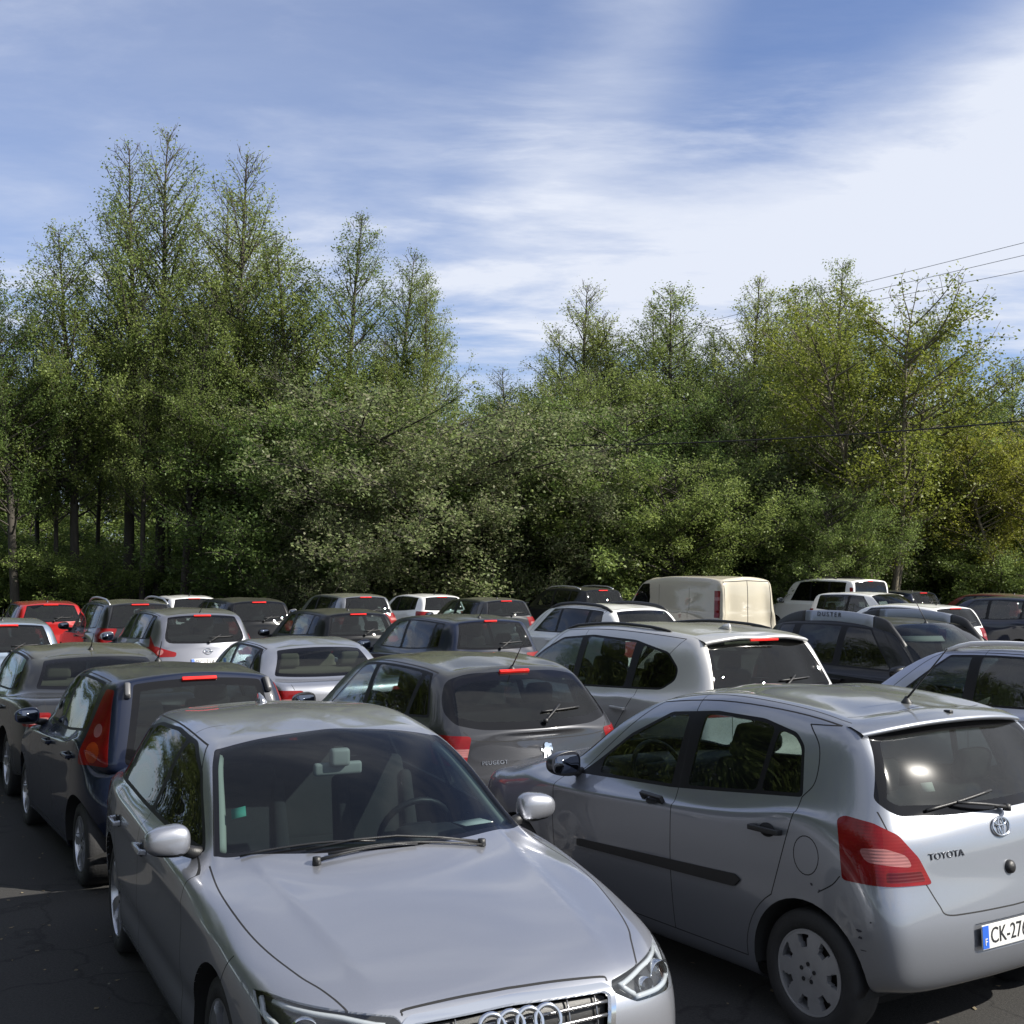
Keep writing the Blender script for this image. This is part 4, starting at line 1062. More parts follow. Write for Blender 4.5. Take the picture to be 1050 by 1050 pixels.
def hatch_y_post(root, sh):
    M_ = sh.frame('R', 0, .50, off=.004); plate(root, M_, 'CK-276-RF')
    # oval badge
    bm = bmesh.new(); M_ = sh.frame('R', 0, .965, off=.008)
    def el(a, b, cx=0, cy_=0): return [M_ @ Vector((cx + a * math.cos(t), cy_ + b * math.sin(t), 0)) for t in np.linspace(0, 2 * math.pi, 33)]
    bm_tube(bm, el(.062, .043), .0055, 8, cap=False); bm_tube(bm, el(.018, .040), .0045, 8, cap=False); bm_tube(bm, el(.042, .017, 0, .022), .0045, 8, cap=False)
    mesh_obj('badge', bm, CHROME, root)
    text_part('model_lettering', 'TOYOTA', .042, sh.frame('R', -.40, .88, off=.002), principled('letter_metal', (.10, .10, .11), .25, metal=.8), root, .002, 1.05, 1.25)
    # tailgate button
    bm = bmesh.new(); bm_lathe(bm, [(0, .034), (.016, .03), (.024, .018), (.026, .001)], 20, 'Z'); bm.transform(sh.frame('R', 0.02, .78, off=-.002)); mesh_obj('tailgate_lock', bm, BLACK, root)
    surf_wiper(sh, root, 'R', (.06, 1.035), (-.26, 1.085), (-.44, 1.07), (.02, 1.12), .03)
    # roof spoiler lip with washer nozzle
    bm = bmesh.new(); rows = []
    for x in np.linspace(-.60, .60, 25):
        k = abs(x) / .60; top, n = sh.surf('T', x, -1.33 + .03 * k ** 3); z = 1.45 - .045 * k ** 2.5; y = -1.475 + .075 * k ** 3
        rows.append([bm.verts.new(q) for q in ((x, top.y + .07, top.z + .001), (x, top.y - .02, top.z + .004), (x, y + .02, z + .012), (x, y, z), (x, y + .012, z - .014), (x, top.y - .03, z - .012))])
    for i in range(len(rows) - 1):
        for k in range(5): bm.faces.new((rows[i][k], rows[i + 1][k], rows[i + 1][k + 1], rows[i][k + 1]))
    bmesh.ops.recalc_face_normals(bm, faces=bm.faces[:]); mesh_obj('roof_spoiler', bm, SILVERB, root)
    bm = bmesh.new(); bm_box(bm, (0.02, -1.40, 1.477), (.03, .04, .022), bev=.006); mesh_obj('washer_nozzle', bm, BLACK, root)
    antenna(root, sh, -1.16, .34, -.75)
    # papers seen through the rear glass, black scuffs on the bumper corner
    bm = bmesh.new(); bm_box(bm, (0, 0, 0), (.07, .045, .002)); bm.transform(sh.frame('R', -.36, 1.17, off=-.008)); mesh_obj('window_sticker', bm, PAPER, root)
    bm = bmesh.new()
    random.seed(4)
    for (y, z, a, b) in ((-1.545, .565, .020, .006), (-1.55, .535, .012, .007), (-1.33, .70, .012, .006), (-1.28, .72, .010, .007), (-1.60, .61, .006, .004), (-1.56, .48, .02, .003)):
        q, n = sh.surf('S', y, z, -1); M_ = sh.frame('S', y, z, -1, off=.0012)
        pts = [(a * math.cos(t) * random.uniform(.5, 1.2), b * math.sin(t) * random.uniform(.5, 1.3)) for t in np.linspace(0, 6.283, 11)[:-1]]
        f = bm.faces.new([bm.verts.new(M_ @ Vector((u, v, 0))) for u, v in pts])
    mesh_obj('bumper_scuff', bm, principled('scuff', (.03, .03, .04), .7), root)
YA['post'] = hatch_y_post
car_y = build_car('hatchback', YA, 2)
put(car_y, 1.406, 7.38, 33.0, 'silver small hatchback seen from behind with black door handles and bumper scuffs')
# ------------------------------------------------------------------ the other cars
def gen(name, L, W, H, wb, fo, mat, zb=(.93, .99), yc=.35, zc=None, yt=None, zt=None, rr=(.42, -.06), rg=(.10, 1.02), boot=None, tail=None, ws=None, **over):
    """Proportions of an everyday car from its main dimensions. rr: rear roof edge (metres before the tail, below the top); rg: foot of the rear glass."""
    axF, axR = wb / 2, -wb / 2; yF = axF + fo; yR = yF - L; zc = zc or zb[0] + .04; ycw = axF - yc; zt = zt or H - .06
    yt = ycw - (zt - zc) * (ws or 1.9) if yt is None else yt; yrr, zrr = yR + rr[0], H + rr[1]; yrg, zrg = yR + rg[0], rg[1]
    zh = zb[0] - .20; yB = lerp(ycw, yrr, .50) - .05
    rear = [(yR + .11, .26), (yR + .03, .31), (yR, .46), (yR + .01, .61), (yR + .045, .75)]
    if boot: rear += [(yR + boot[0], boot[1]), (lerp(yR + boot[0], yrg, .55), lerp(boot[1], zrg, .6)), (yrg, zrg)]
    else: rear += [(lerp(yR + .045, yrg, .42), lerp(.75, zrg, .42)), (lerp(yR + .045, yrg, .78), lerp(.75, zrg, .78)), (yrg, zrg)]
    zbm = [zb[0], lerp(*zb, .33), lerp(*zb, .66), zb[1]]
    p = dict(name=name, W=W, axF=axF, axR=axR, paint=mat, front=[(yF - .11, .20), (yF - .03, .26), (yF, .42), (yF - .015, .60), (yF - .09, zh), (lerp(yF - .09, ycw, .36), lerp(zh, zc, .50)), (lerp(yF - .09, ycw, .68), lerp(zh, zc, .80)), (ycw, zc), None, (yt, zt)],
        rear=rear + [None, (yrr, zrr)], roofz=[(yrr - .1, zrr - .015), (yrr, zrr), (lerp(yrr, yt, .3), H - .012), (lerp(yrr, yt, .62), H), (lerp(yrr, yt, .85), H - .02), (yt + .05, zt - .01)],
        xA=W * .845, yA=ycw - .32, zA=zb[0] + .01, yB=yB, yC=lerp(yB, axR, .62), zb=zbm, wb=W - .06, zF=zb[0] - .13, roofF=(W * .655, yt - .14, zt - .03), roofR=(W * .64, yrr + .05, zrr - .035),
        roofside=(H - .05, H - .052, H - .07), roofx=(W * .695, W * .695, W * .68), rear7=(W * .80, yrg + .16, zrg + .02), wheel=(.31, .212), doors=(ycw - .20, yB - .04, axR + .02, .28),
        windows=[(yB, 9, GLASS), (axR + .05, yB - .09, GLASS), (-9, axR, GLASSP)], wf=(0,), wr=(1,), fd=(.22, .24, .27, .30, .40), fz=(0, 0, 0, .03, .05))
    z0, z1, ys, xi = tail or (.72, .98, .30, .50)
    p['lamps'] = [('tail_light', ['tl', 'tl_clear'], [RED, CLEARL]), ('headlight', ['hl'], [LAMP])]
    def ops(sh):
        if not over.get('notail'):
            sh.poly('C', rnd(hull(HC((W * .985, yR + ys, z1), (W * xi, yR + .06, z1 - .01), (W * xi + .04, yR + .06, z0), (W * .99, yR + ys - .04, z0 + .01))), .03, 3), 'tl', both=True, only=('paint',))
            zc_ = lerp(z0, z1, .42); sh.poly('C', rnd(hull(HC((W * .93, yR + .16, zc_ + .03), (W * .72, yR + .06, zc_ + .03), (W * .72, yR + .06, zc_ - .03), (W * .93, yR + .16, zc_ - .03))), .02, 2), 'tl_clear', both=True, only=('tl.r', 'tl.l'))
        sh.poly('F', rnd([(W * .50, zh + .01), (W * .93, zh + .06), (W * .95, zh - .07), (W * .58, zh - .10)], .03, 3), 'hl', both=True, only=('paint',))
        sh.poly('F', rnd([(-W * .42, zh - .02), (W * .42, zh - .02), (W * .36, zh - .14), (-W * .36, zh - .14)], .02, 2), 'plastic', only=('paint',)); sh.poly('F', rnd([(-W * .55, .38), (W * .55, .38), (W * .5, .27), (-W * .5, .27)], .02, 2), 'plastic', only=('paint',))
        if 'ops2' in over: over['ops2'](sh, p)
    p['ops'] = ops
    def lines(sh):
        sh.line('R', [(W * .72, zrg - .02), (W * .70, z1)], .006) if not over.get('notail') else None
        sh.line('R', smooth2([(W * xi + .04, z0), (W * .56, .62), (W * .5, .60), (0, .595)]), .006)
        if 'lines2' in over: over['lines2'](sh, p)
    p['lines'] = lines
    for k, v in over.items():
        if k not in ('ops2', 'lines2', 'post2', 'notail'): p[k] = v
    p['YR'] = yR; p['YF'] = yF; p['H'] = H
    def post(root, sh):
        if over.get('brake', True):
            bz = over.get('brakez', zrr - .03); bw = over.get('brakew', .15)
            bm = bmesh.new(); M_ = sh.frame('R', 0, bz, off=.006); bm_box(bm, (0, 0, 0), (bw * 2, .026, .03), bev=.006); bm.transform(M_); mesh_obj('brake_light', bm, REDB, root)
        if over.get('wiper', True):
            zz = zrg + .07; surf_wiper(sh, root, 'R', (.03, zrg + .02), (.22, zz + .05), (.04, zz + .02), (.42, zz + .03), .025)
        if over.get('ant', None): antenna(root, sh, *over['ant'])
        if 'post2' in over: over['post2'](root, sh, p)
    p['post'] = post
    return p
LAMP = principled('headlamp_far', (.45, .47, .50), .08, metal=.3, coat=1.0)
REDB = lens('brake_light_lens', (0.75, 0.02, 0.015), ribs=300)
BLACKCAR = paint('black_paint', (.004, .0045, .006), 0.0, .4, dust=.30, coat=.45, dustcol=(.10, .10, .07)); NAVY = paint('navy_paint', (.006, .010, .026), 0.0, .4, dust=.30, coat=.8, dustcol=(.10, .10, .07))
GREYCAR = paint('dark_grey_paint', (.040, .041, .046), 0.5, .36, dust=.34, dustcol=(.11, .11, .08)); BROWNGREY = paint('grey_green_paint', (.016, .017, .019), 0.2, .38, dust=.48, dustcol=(.11, .11, .08))
SILVER2 = paint('warm_silver_paint', (.55, .545, .53), 0.5, .38, dust=.30); JUKEP = paint('steel_grey_paint', (.17, .175, .20), 0.6, .34, dust=.3, dustcol=(.11, .11, .08)); WHITEC = paint('white_paint', (.78, .78, .76), 0.0, .35, dust=.12, dustcol=(.45, .44, .36))
LAV = paint('lavender_silver_paint', (.36, .38, .46), 0.6, .33, dust=.25); REDC = paint('red_paint', (.32, .012, .012), 0.0, .3, dust=.10); MAROON = paint('maroon_paint', (.10, .008, .012), .2, .3, dust=.25); SAGE = paint('pewter_paint', (.20, .205, .215), .6, .34, dust=.4)
CREAM = paint('cream_paint', (.46, .42, .33), 0.0, .45, dust=.25, dustcol=(.40, .37, .28)); SKYSIL = paint('pale_blue_silver_paint', (.30, .36, .44), .6, .3, dust=.2)
def rail_parts(root, sh, p, mat, y0, y1, xo=.0, h=.055, r=.018, lab='roof_rail'):
    for sd in (1, -1):
        bm = bmesh.new(); pts = []
        for t in np.linspace(0, 1, 13):
            y = lerp(y0, y1, t); x = sd * (p['W'] * .615 - xo); q, n = sh.surf('T', x, y); k = min(1, 6 * min(t, 1 - t)); pts.append(q + Vector((0, 0, h * k ** .6)))
        bm_tube(bm, pts, r, 8, sx=.8); mesh_obj(lab, bm, mat, root)
# -- small black hatchback with an all-glass tailgate and tall tail lamps (behind the silver one)
def h107_ops(sh, p):
    yR = p['YR']
    sh.poly('C', rnd(hull(HC((.665, yR + .36, 1.345), (.64, yR + .235, 1.345), (.70, yR + .07, .845), (.81, yR + .37, .845), (.80, yR + .38, .90))), .02, 3), 'tl', both=True, only=('paint',))
    for t, z, r in (('tl_amber', .93, .070), ('tl_clear', 1.075, .045)):
        sh.poly('C', ellipse((.775 + yR + .22 + (z - .93) * -.15) * .70711, z, r * .95, r, 16), t, both=True, only=('tl.r', 'tl.l'))
def h107_post(root, sh, p):
    for s in (1, -1):
        bm = bmesh.new(); M_ = sh.frame('R', s * .50, p['H'] - .115, off=.02); bm_box(bm, (0, -.01, 0), (.05, .13, .04), taper=.75, bev=.014); bm.transform(M_); mesh_obj('tailgate_hinge', bm, principled('hinge_grey', (.10, .10, .105), .4), root)
P107 = gen('h107', 3.43, .815, 1.465, 2.34, .655, NAVY, zb=(.93, 1.04), yc=.22, rr=(.26, -.035), rg=(.045, .84), ws=1.75, notail=True, ops2=h107_ops, post2=h107_post, wheel=(.285, .19), rimkind='alloy6', brakew=.125, brakez=1.405, wiper=False,
    windows=[(-.24, 9, GLASS), (-1.14, -.33, GLASS), (-9, -1.2, GLASSP)], dlocols=(5.25, 7.95), rgmat=GLASSR, rglo=7.0, rgcol=9.75, rfrit=.05, doors=(.70, -.28, -1.12, .28), rear7=(.665, -1.475, .86), roofR=(.545, -1.30, 1.385), ant=(-.2, .18, -.6), mirs=.9, rimmat=ALLOY, handlemat=NAVY, rr_=0)
P107['lamps'] = [('tail_light', ['tl', 'tl_amber', 'tl_clear'], [RED, ORANGE, CLEARL])]
def lion_points(): return [(-.030, -.052), (-.006, -.050), (-.004, -.030), (.006, -.016), (.016, -.034), (.012, -.050), (.034, -.052), (.032, -.030), (.026, -.004), (.036, .006), (.048, -.004), (.052, .012), (.036, .024), (.022, .022), (.026, .034), (.044, .036), (.042, .050), (.018, .050), (.008, .058), (-.010, .058), (-.018, .044), (-.014, .030), (-.022, .010), (-.044, .020), (-.048, .004), (-.026, -.008), (-.018, -.030)]
def h207_post(root, sh, p):
    M_ = sh.frame('R', .02, .815, off=.004); bm = bmesh.new(); bm_prism(bm, lion_points(), lambda u, v, d: M_ @ Vector((u * 1.05, v * 1.05, .006 - d)), .008); bmesh.ops.triangulate(bm, faces=[f for f in bm.faces if len(f.verts) > 4]); mesh_obj('badge', bm, CHROME, root, smooth=False)
    text_part('model_lettering', 'PEUGEOT', .040, sh.frame('R', -.42, .755, off=.002), CHROME, root, .002, 1.05, 1.15)
    bm = bmesh.new(); bm_box(bm, (0, 0, 0), (.9, .10, .02), bev=.008); bm.transform(sh.frame('R', .05, .64, off=.003)); mesh_obj('tailgate_strip', bm, SILVER2, root)
def h207_lines(sh, p): sh.line('R', smooth2([(.62, .925), (.40, .905), (0, .90)]), .006)
P207 = gen('h207', 4.03, .874, 1.475, 2.54, .82, GREYCAR, zb=(.93, 1.04), yc=.10, rr=(.56, -.07), rg=(.08, 1.0), ws=1.95, post2=h207_post, lines2=h207_lines, tail=(.74, .96, .30, .74), reardlo=[(.70, 1.10), (.67, 1.03), (.50, .99), (0, .98), (.67, 1.20), (.60, 1.33), (.40, 1.375), (0, 1.385)], brakew=.135, ant=(-1.40, .24, -.7), rgr=.12, rfrit=.055,
    windows=[(-.22, 9, GLASS), (-1.10, -.31, GLASS), (-9, -1.16, GLASSP)], rear7=(.72, -1.66, 1.03))
def x3_post(root, sh, p):
    rail_parts(root, sh, p, BLACK, -1.55, .25, .0, .018, .015)
    bm = bmesh.new(); rows = []
    for x in np.linspace(-.58, .58, 21):
        k = abs(x) / .58; top, n = sh.surf('T', x, p['YR'] + .50); y = p['YR'] + .30 + .05 * k ** 3; z = top.z - .035 - .012 * k ** 2
        rows.append([bm.verts.new(q) for q in ((x, top.y + .08, top.z + .004), (x, top.y, top.z + .002), (x, y + .03, z + .020), (x, y, z + .006), (x, y + .02, z - .018), (x, top.y, z - .010))])
    for i in range(len(rows) - 1):
        for k in range(5): bm.faces.new((rows[i][k], rows[i + 1][k], rows[i + 1][k + 1], rows[i][k + 1]))
    bmesh.ops.recalc_face_normals(bm, faces=bm.faces[:]); mesh_obj('roof_spoiler', bm, SILVER2, root)
    bm = bmesh.new(); bm_box(bm, (.02, p['YR'] + .298, p['H'] - .10), (.32, .012, .022), bev=.004); mesh_obj('brake_light', bm, REDB, root)
    antenna(root, sh, p['YR'] + .78, fin=True, mat=SILVER2)
PX3 = gen('x3', 4.65, .94, 1.675, 2.81, .86, SILVER2, zb=(1.05, 1.11), yc=.30, rr=(.42, -.055), rg=(.09, 1.14), ws=1.7, tail=(.96, 1.09, .36, .50), wheel=(.365, .235), brake=False, post2=x3_post, rgr=.05, rfrit=.03, doors=(.85, -.36, -1.42, .34), dlo=[(.92, 1.075), (.40, 1.37), (.05, 1.515), (-.5, 1.565), (-1.2, 1.55), (-1.70, 1.47), (-1.86, 1.34), (-1.86, 1.24), (-1.72, 1.15), (-.4, 1.085)],
    windows=[(-.33, 9, GLASS), (-1.22, -.44, GLASS), (-9, -1.33, GLASSP)], seat_h=.66, zseat=.66, mirs=1.15, yseat=.0)
def duster_post(root, sh, p):
    for sd in (1, -1):
        for t0, t1, m, nm in ((-1.72, -1.15, BLACK, 'roof_rail_end'), (-1.15, .02, principled('rail_grey', (.30, .32, .36), .35, metal=.6), 'roof_rail'), (.02, .50, BLACK, 'roof_rail_end')):
            bm = bmesh.new(); rows = []
            for t in np.linspace(0, 1, 9):
                y = lerp(t0, t1, t); x = sd * p['W'] * .645; q, n = sh.surf('T', x, y); k = .105
                if y < -1.15: k = .105 * max(.15, 1 - ((-1.15 - y) / .60) ** 2)
                if y > .02: k = .105 * max(.12, 1 - ((y - .02) / .50) ** 2)
                top = q.z + k; rows.append([bm.verts.new(v) for v in ((q.x + sd * .035, y, q.z - .03), (q.x + sd * .025, y, top - .012), (q.x + sd * .012, y, top), (q.x - sd * .012, y, top), (q.x - sd * .03, y, top - .02), (q.x - sd * .035, y, q.z - .0))])
            for i in range(8):
                for k in range(5): bm.faces.new((rows[i][k], rows[i + 1][k], rows[i + 1][k + 1], rows[i][k + 1]))
            bm.faces.new(rows[0]); bm.faces.new(rows[-1][::-1]); bmesh.ops.recalc_face_normals(bm, faces=bm.faces[:]); rl = mesh_obj(nm, bm, m, root)
            if nm == 'roof_rail':
                q, n = sh.surf('T', sd * p['W'] * .645, -.72); X = Vector((0, sd, 0)); Z = Vector((sd, 0, .12)).normalized(); Y = Z.cross(X)
                c = Vector((q.x + sd * .034, -.72, q.z + .055)); M_ = Matrix(((X.x, Y.x, Z.x, c.x), (X.y, Y.y, Z.y, c.y), (X.z, Y.z, Z.z, c.z), (0, 0, 0, 1))); text_part('rail_lettering', 'DUSTER', .075, M_, INK, rl, .001, 1.5, 1.15)
    antenna(root, sh, p['front'][9][0] - .12, .40, -.55)
    q, n = sh.surf('T', .30, p['front'][9][0] + .22); bm = bmesh.new(); bm_box(bm, (0, 0, 0), (.50, .10, .004)); bm.transform(sh.frame('T', .34, p['front'][9][0] + .17, off=-.03)); mesh_obj('sun_visor', bm, PAPER, root)
PDU = gen('duster', 4.315, .911, 1.615, 2.673, .82, BLACKCAR, wsmat=GLASSR, zb=(1.02, 1.08), yc=.25, rr=(.40, -.07), rg=(.10, 1.10), ws=1.55, post2=duster_post, wheel=(.345, .22), seat_h=.64, zseat=.62, windows=[(-.33, 9, GLASSP), (-1.15, -.44, GLASSP), (-9, -1.28, GLASSP)])
def juke_ops(sh, p):
    yR = p['YR']
    sh.poly('C', hull(HC((.78, yR + .52, 1.19), (.86, yR + .34, 1.0), (.84, yR + .20, 1.02))), 'tl', both=True, only=('paint',))
    sh.poly('C', rnd(hull(HC((.875, yR + .42, 1.02), (.84, yR + .17, 1.04), (.54, yR + .06, .95), (.54, yR + .06, .89), (.86, yR + .30, .885))), .02, 2), 'tl', both=True, only=('paint',))
    sh.poly('C', ellipse((.77 + yR + .12) * .70711, .955, .045, .04, 14), 'tl_clear', both=True, only=('tl.r', 'tl.l')); sh.poly('R', rnd([(-.40, .86), (.40, .86), (.36, .68), (-.36, .68)], .04, 3), 'gap', only=('paint',)) if False else None
def juke_post(root, sh, p):
    bm = bmesh.new(); M_ = sh.frame('R', 0, .955, off=.006); pts = [M_ @ Vector((.055 * math.cos(t), .045 * math.sin(t), 0)) for t in np.linspace(0, 6.2832, 25)]; bm_tube(bm, pts, .006, 6, cap=False); bm_box(bm, (0, 0, 0), (.14, .022, .008), M_); mesh_obj('badge', bm, CHROME, root)
    plate(root, sh.frame('R', 0, .80, off=.006), 'DC-714-EB'); antenna(root, sh, p['YR'] + .55, .26, -.75)
PJU = gen('juke', 4.135, .8825, 1.57, 2.53, .86, JUKEP, zb=(1.02, 1.13), yc=.20, rr=(.48, -.075), rg=(.16, 1.06), ws=1.75, notail=True, ops2=juke_ops, post2=juke_post, brakew=.13, rgr=.14, rgcol=9.5, wheel=(.335, .22), seat_h=.62, zseat=.60)
# -- fastback saloon, dusty dark paint, pale headrests
P_SAL = gen('saloon', 4.55, .885, 1.40, 2.66, .90, BROWNGREY, zb=(.93, .99), yc=.30, rr=(1.05, -.085), rg=(.62, 1.01), boot=(.10, .95), ws=2.1, tail=(.74, .88, .22, .70), seats=CLOTHB, wiper=False, brakew=.10, ant=(-1.0, .20, -.7), brake=False, rgmat=GLASSR, rgr=.05)
P_SIL = gen('notch', 4.25, .85, 1.395, 2.55, .80, SILVER, zb=(.92, .98), yc=.30, rr=(.98, -.075), rg=(.60, 1.00), boot=(.08, .97), ws=2.0, tail=(.72, .93, .30, .62), wiper=False, brake=False, seats=CLOTHB, rgmat=GLASSR, rgr=.05, rfrit=.035, windows=[(-.25, 9, GLASS), (-1.0, -.34, GLASS), (-9, -1.06, GLASSP)])
P_DKB = gen('darkhatch', 4.15, .86, 1.52, 2.60, .84, NAVY, zb=(.97, 1.05), yc=.25, rr=(.36, -.055), rg=(.10, 1.06), ws=1.75, tail=(.78, 1.02, .30, .60), ant=(-1.35, .22, -.7), brakew=.10, brakez=1.445, seat_h=.62, rgr=.06)
def lav_post(root, sh, p): rail_parts(root, sh, p, principled('rail_white', (.75, .76, .78), .3), -1.5, .12, 0, .05, .022)
P_LAV = gen('lavhatch', 4.22, .87, 1.52, 2.60, .84, LAV, zb=(.97, 1.03), yc=.12, rr=(.34, -.06), rg=(.10, 1.05), ws=1.95, post2=lav_post, windows=[(.62, 9, GLASS), (-.24, .57, GLASS), (-1.16, -.36, GLASS), (-9, -1.22, GLASSP)], wf=(1,), wr=(2,), seat_h=.62)
def mpv_post(root, sh, p): rail_parts(root, sh, p, SILVERRAIL, -1.75, .1, 0, .06, .02)
P_MPV = gen('mpv', 4.25, .87, 1.58, 2.62, .82, BROWNGREY, zb=(.96, 1.02), yc=.15, rr=(.30, -.055), rg=(.08, 1.05), ws=1.6, post2=mpv_post, tail=(.80, 1.08, .34, .60), windows=[(-.28, 9, GLASS), (-1.1, -.36, GLASS), (-9, -1.2, GLASS)], brakew=.16, seat_h=.64)
def est_post(root, sh, p): rail_parts(root, sh, p, BLACK, -1.75, .2, -.02, .035, .03)
P_EST = gen('estate', 4.55, .90, 1.56, 2.70, .88, WHITEC, zb=(1.0, 1.07), yc=.25, rr=(.55, -.07), rg=(.16, 1.08), ws=1.8, post2=est_post, windows=[(-.3, 9, GLASSP), (-1.2, -.38, GLASSP), (-9, -1.28, GLASSP)], brake=False, wiper=False)
P_HAT = gen('farhatch', 4.05, .855, 1.47, 2.52, .82, BLACKCAR, zb=(.94, 1.02), yc=.22, rr=(.34, -.055), rg=(.08, 1.02), ws=1.85, tail=(.76, 1.02, .30, .62), ant=(-1.2, .18, -.7))
P_WAG = gen('farwagon', 4.30, .88, 1.56, 2.64, .84, BLACKCAR, wsmat=GLASSR, zb=(1.0, 1.06), yc=.20, rr=(.36, -.06), rg=(.10, 1.07), ws=1.7, tail=(.84, 1.10, .30, .60))
def suv_post(root, sh, p): rail_parts(root, sh, p, SILVERRAIL, -1.6, .2, 0, .05, .02)
P_SUV = gen('farsuv', 4.40, .90, 1.64, 2.64, .84, BLACKCAR, zb=(1.05, 1.10), yc=.20, rr=(.36, -.06), rg=(.12, 1.12), ws=1.6, tail=(.88, 1.12, .30, .60), post2=suv_post, wheel=(.34, .22))
def van_ops(sh, p):
    yR = p['YR']; sh.poly('C', hull(HC((.93, yR + .22, 1.62), (.90, yR + .035, 1.62), (.92, yR + .035, .95), (.945, yR + .22, .95))), 'tl', both=True, only=('paint',)); sh.poly('C', hull(HC((.93, yR + .22, 1.46), (.90, yR + .035, 1.46), (.90, yR + .035, 1.38), (.93, yR + .22, 1.38))), 'tl_clear', both=True, only=('tl.r', 'tl.l'))
    for a, b in (((0, .4), (0, 1.86)), ((.76, .45), (.74, 1.84)), ((.74, 1.84), (0, 1.87))): sh.line('R', [a, b], .022)
    sh.line('S', [(-.1, 1.75), (-.1, .5)], .012); sh.line('S', [(-1.4, 1.68), (-1.4, .9)], .012)
P_VAN = gen('van', 5.10, .95, 1.98, 3.0, .90, CREAM, zb=(1.12, 1.14), yc=-.10, zc=1.18, ws=1.05, rr=(.09, -.045), rg=(.05, 1.15), rd=.05, notail=True, ops2=van_ops, windows=[(.35, 9, GLASSP)], wf=(0,), wr=(9,), brake=False, wiper=False, wheel=(.33, .20), rx=(.97, .78, .40, 0), rear7=(.88, -2.59, 1.16), roofR=(.80, -2.53, 1.86), roofF=(.76, .55, 1.84), roofx=(.80, .81, .81), reardlo=[(.05, 1.2), (.051, 1.2), (.05, 1.21)], dlo=[(1.25, 1.18), (.95, 1.55), (.72, 1.76), (.36, 1.78), (.30, 1.18)])
def kan_post(root, sh, p): rail_parts(root, sh, p, BLACK, -1.1, .3, 0, .05, .022)
P_KAN = gen('kangoo', 4.2, .90, 1.86, 2.70, .80, WHITEC, zb=(1.10, 1.12), yc=-.05, zc=1.15, ws=1.15, rr=(.13, -.05), rg=(.06, 1.14), rd=.08, tail=(.95, 1.60, .10, .86), post2=kan_post, roofx=(.72, .73, .72), roofR=(.72, -1.87, 1.76), rear7=(.80, -1.92, 1.15), roofF=(.68, .55, 1.74), brakew=.1, windows=[(-.15, 9, GLASSP), (-.95, -.24, GLASSP), (-9, -1.05, GLASSP)])
def P_(u, v): return (-.5 * u + .866 * v, .866 * u + .5 * v)
def spot(o, pos, deg, label): return put(o, pos[0], pos[1], deg, label)
spot(build_car('hatchback', P107, 2), (-2.92, 10.05), 30, 'small black hatchback with tall red tail lamps just behind the grille-ringed silver car')
spot(build_car('hatchback', P207, 2), (-.70, 11.05), 30, 'dark grey hatchback with a chrome lion badge between the two foreground silver cars')
spot(build_car('suv', PX3, 1), (1.13, 12.55), 30, 'silver off-roader with roof spoiler and fin antenna behind the small silver hatchback')
spot(build_car('suv', PDU, 1), (4.62, 14.25), 206, 'black off-roader with raised letters on its thick roof rail')
spot(build_car('crossover', PJU, 1), (-5.47, 20.07), 30, 'steel grey crossover with boomerang tail lamps and a visible rear number plate')
spot(build_car('saloon_car', P_SAL, 1), P_(14.2, 2.62), 30, 'dusty dark saloon with a cream headrest behind its sloping rear window')
spot(build_car('saloon_car', P_SIL, 1), P_(14.35, 5.08), 30, 'silver saloon with beige headrest and angular rear window')
spot(build_car('hatchback', P_DKB, 1), (-1.14, 18.75), 30, 'tall dark blue hatchback with roof aerial beyond the lion-badged grey hatchback')
spot(build_car('estate_car', P_LAV, 1), (4.45, 11.35), 30, 'lavender silver estate with a white roof rail at the right edge')
spot(build_car('estate_car', P_MPV, 1), (-7.93, 24.9), 30, 'dark grey estate with silver roof rails beside the steel grey crossover')
spot(build_car('estate_car', P_EST, 1), (1.31, 22.61), 30, 'white estate with dark windows and black roof rails in front of the cream van')
far_h = build_car('hatchback', P_HAT, 0); far_w = build_car('estate_car', P_WAG, 0); far_s = build_car('suv', P_SUV, 0); van = build_car('van', P_VAN, 0); kan = build_car('van', P_KAN, 0)
index_children()
def far(src, pos, deg, label, pm=None):
    o = dup(src, None, {'black_paint': pm} if pm else None); return spot(o, pos, deg, label)
spot(far_h, (-3.49, 22.82), 30, 'small black hatchback with a bright brake light in front of the grey estate')
spot(far_w, (-6.16, 27.25), 30, 'black estate with a high red brake light left of the small black hatchback')
far(far_w, (-4.46, 31.6), 30, 'pewter grey estate with pale sky in its rear window under the bushes', SAGE)
far(far_h, (-2.75, 35.3), 30, 'white hatchback beside the pewter grey estate', WHITEC)
far(far_h, (-.97, 31.2), 30, 'dusty black hatchback just left of the white estate roof', BROWNGREY)
spot(far_s, (1.6, 36.3), 30, 'black off-roader with silver roof rails left of the cream van')
spot(van, (4.60, 33.4), 30, 'cream panel van with two closed rear doors')
spot(kan, (10.0, 39.5), 30, 'white high-roofed van with black roof bars to the right of the cream van')
far(far_w, (9.6, 32.2), 208, 'white estate with its windscreen to the right behind the black off-roader', WHITEC)
far(far_h, (7.9, 25.8), 30, 'white hatchback with a roof spoiler directly behind the black off-roader', WHITEC)
far(far_h, (-10.81, 28.2), 30, 'bright red hatchback near the left edge under the trees', REDC)
far(far_h, (-9.1, 33.6), 30, 'white hatchback behind the dark grey estate with silver rails', WHITEC)
far(far_h, (-7.88, 18.7), 30, 'pale blue silver hatchback cut by the left edge', SKYSIL)
far(far_h, (13.6, 36.0), 30, 'maroon hatchback in the shade at the right edge', MAROON)
far(far_w, (11.0, 28.2), 30, 'dark blue estate at the right edge in front of the maroon hatchback', NAVY)
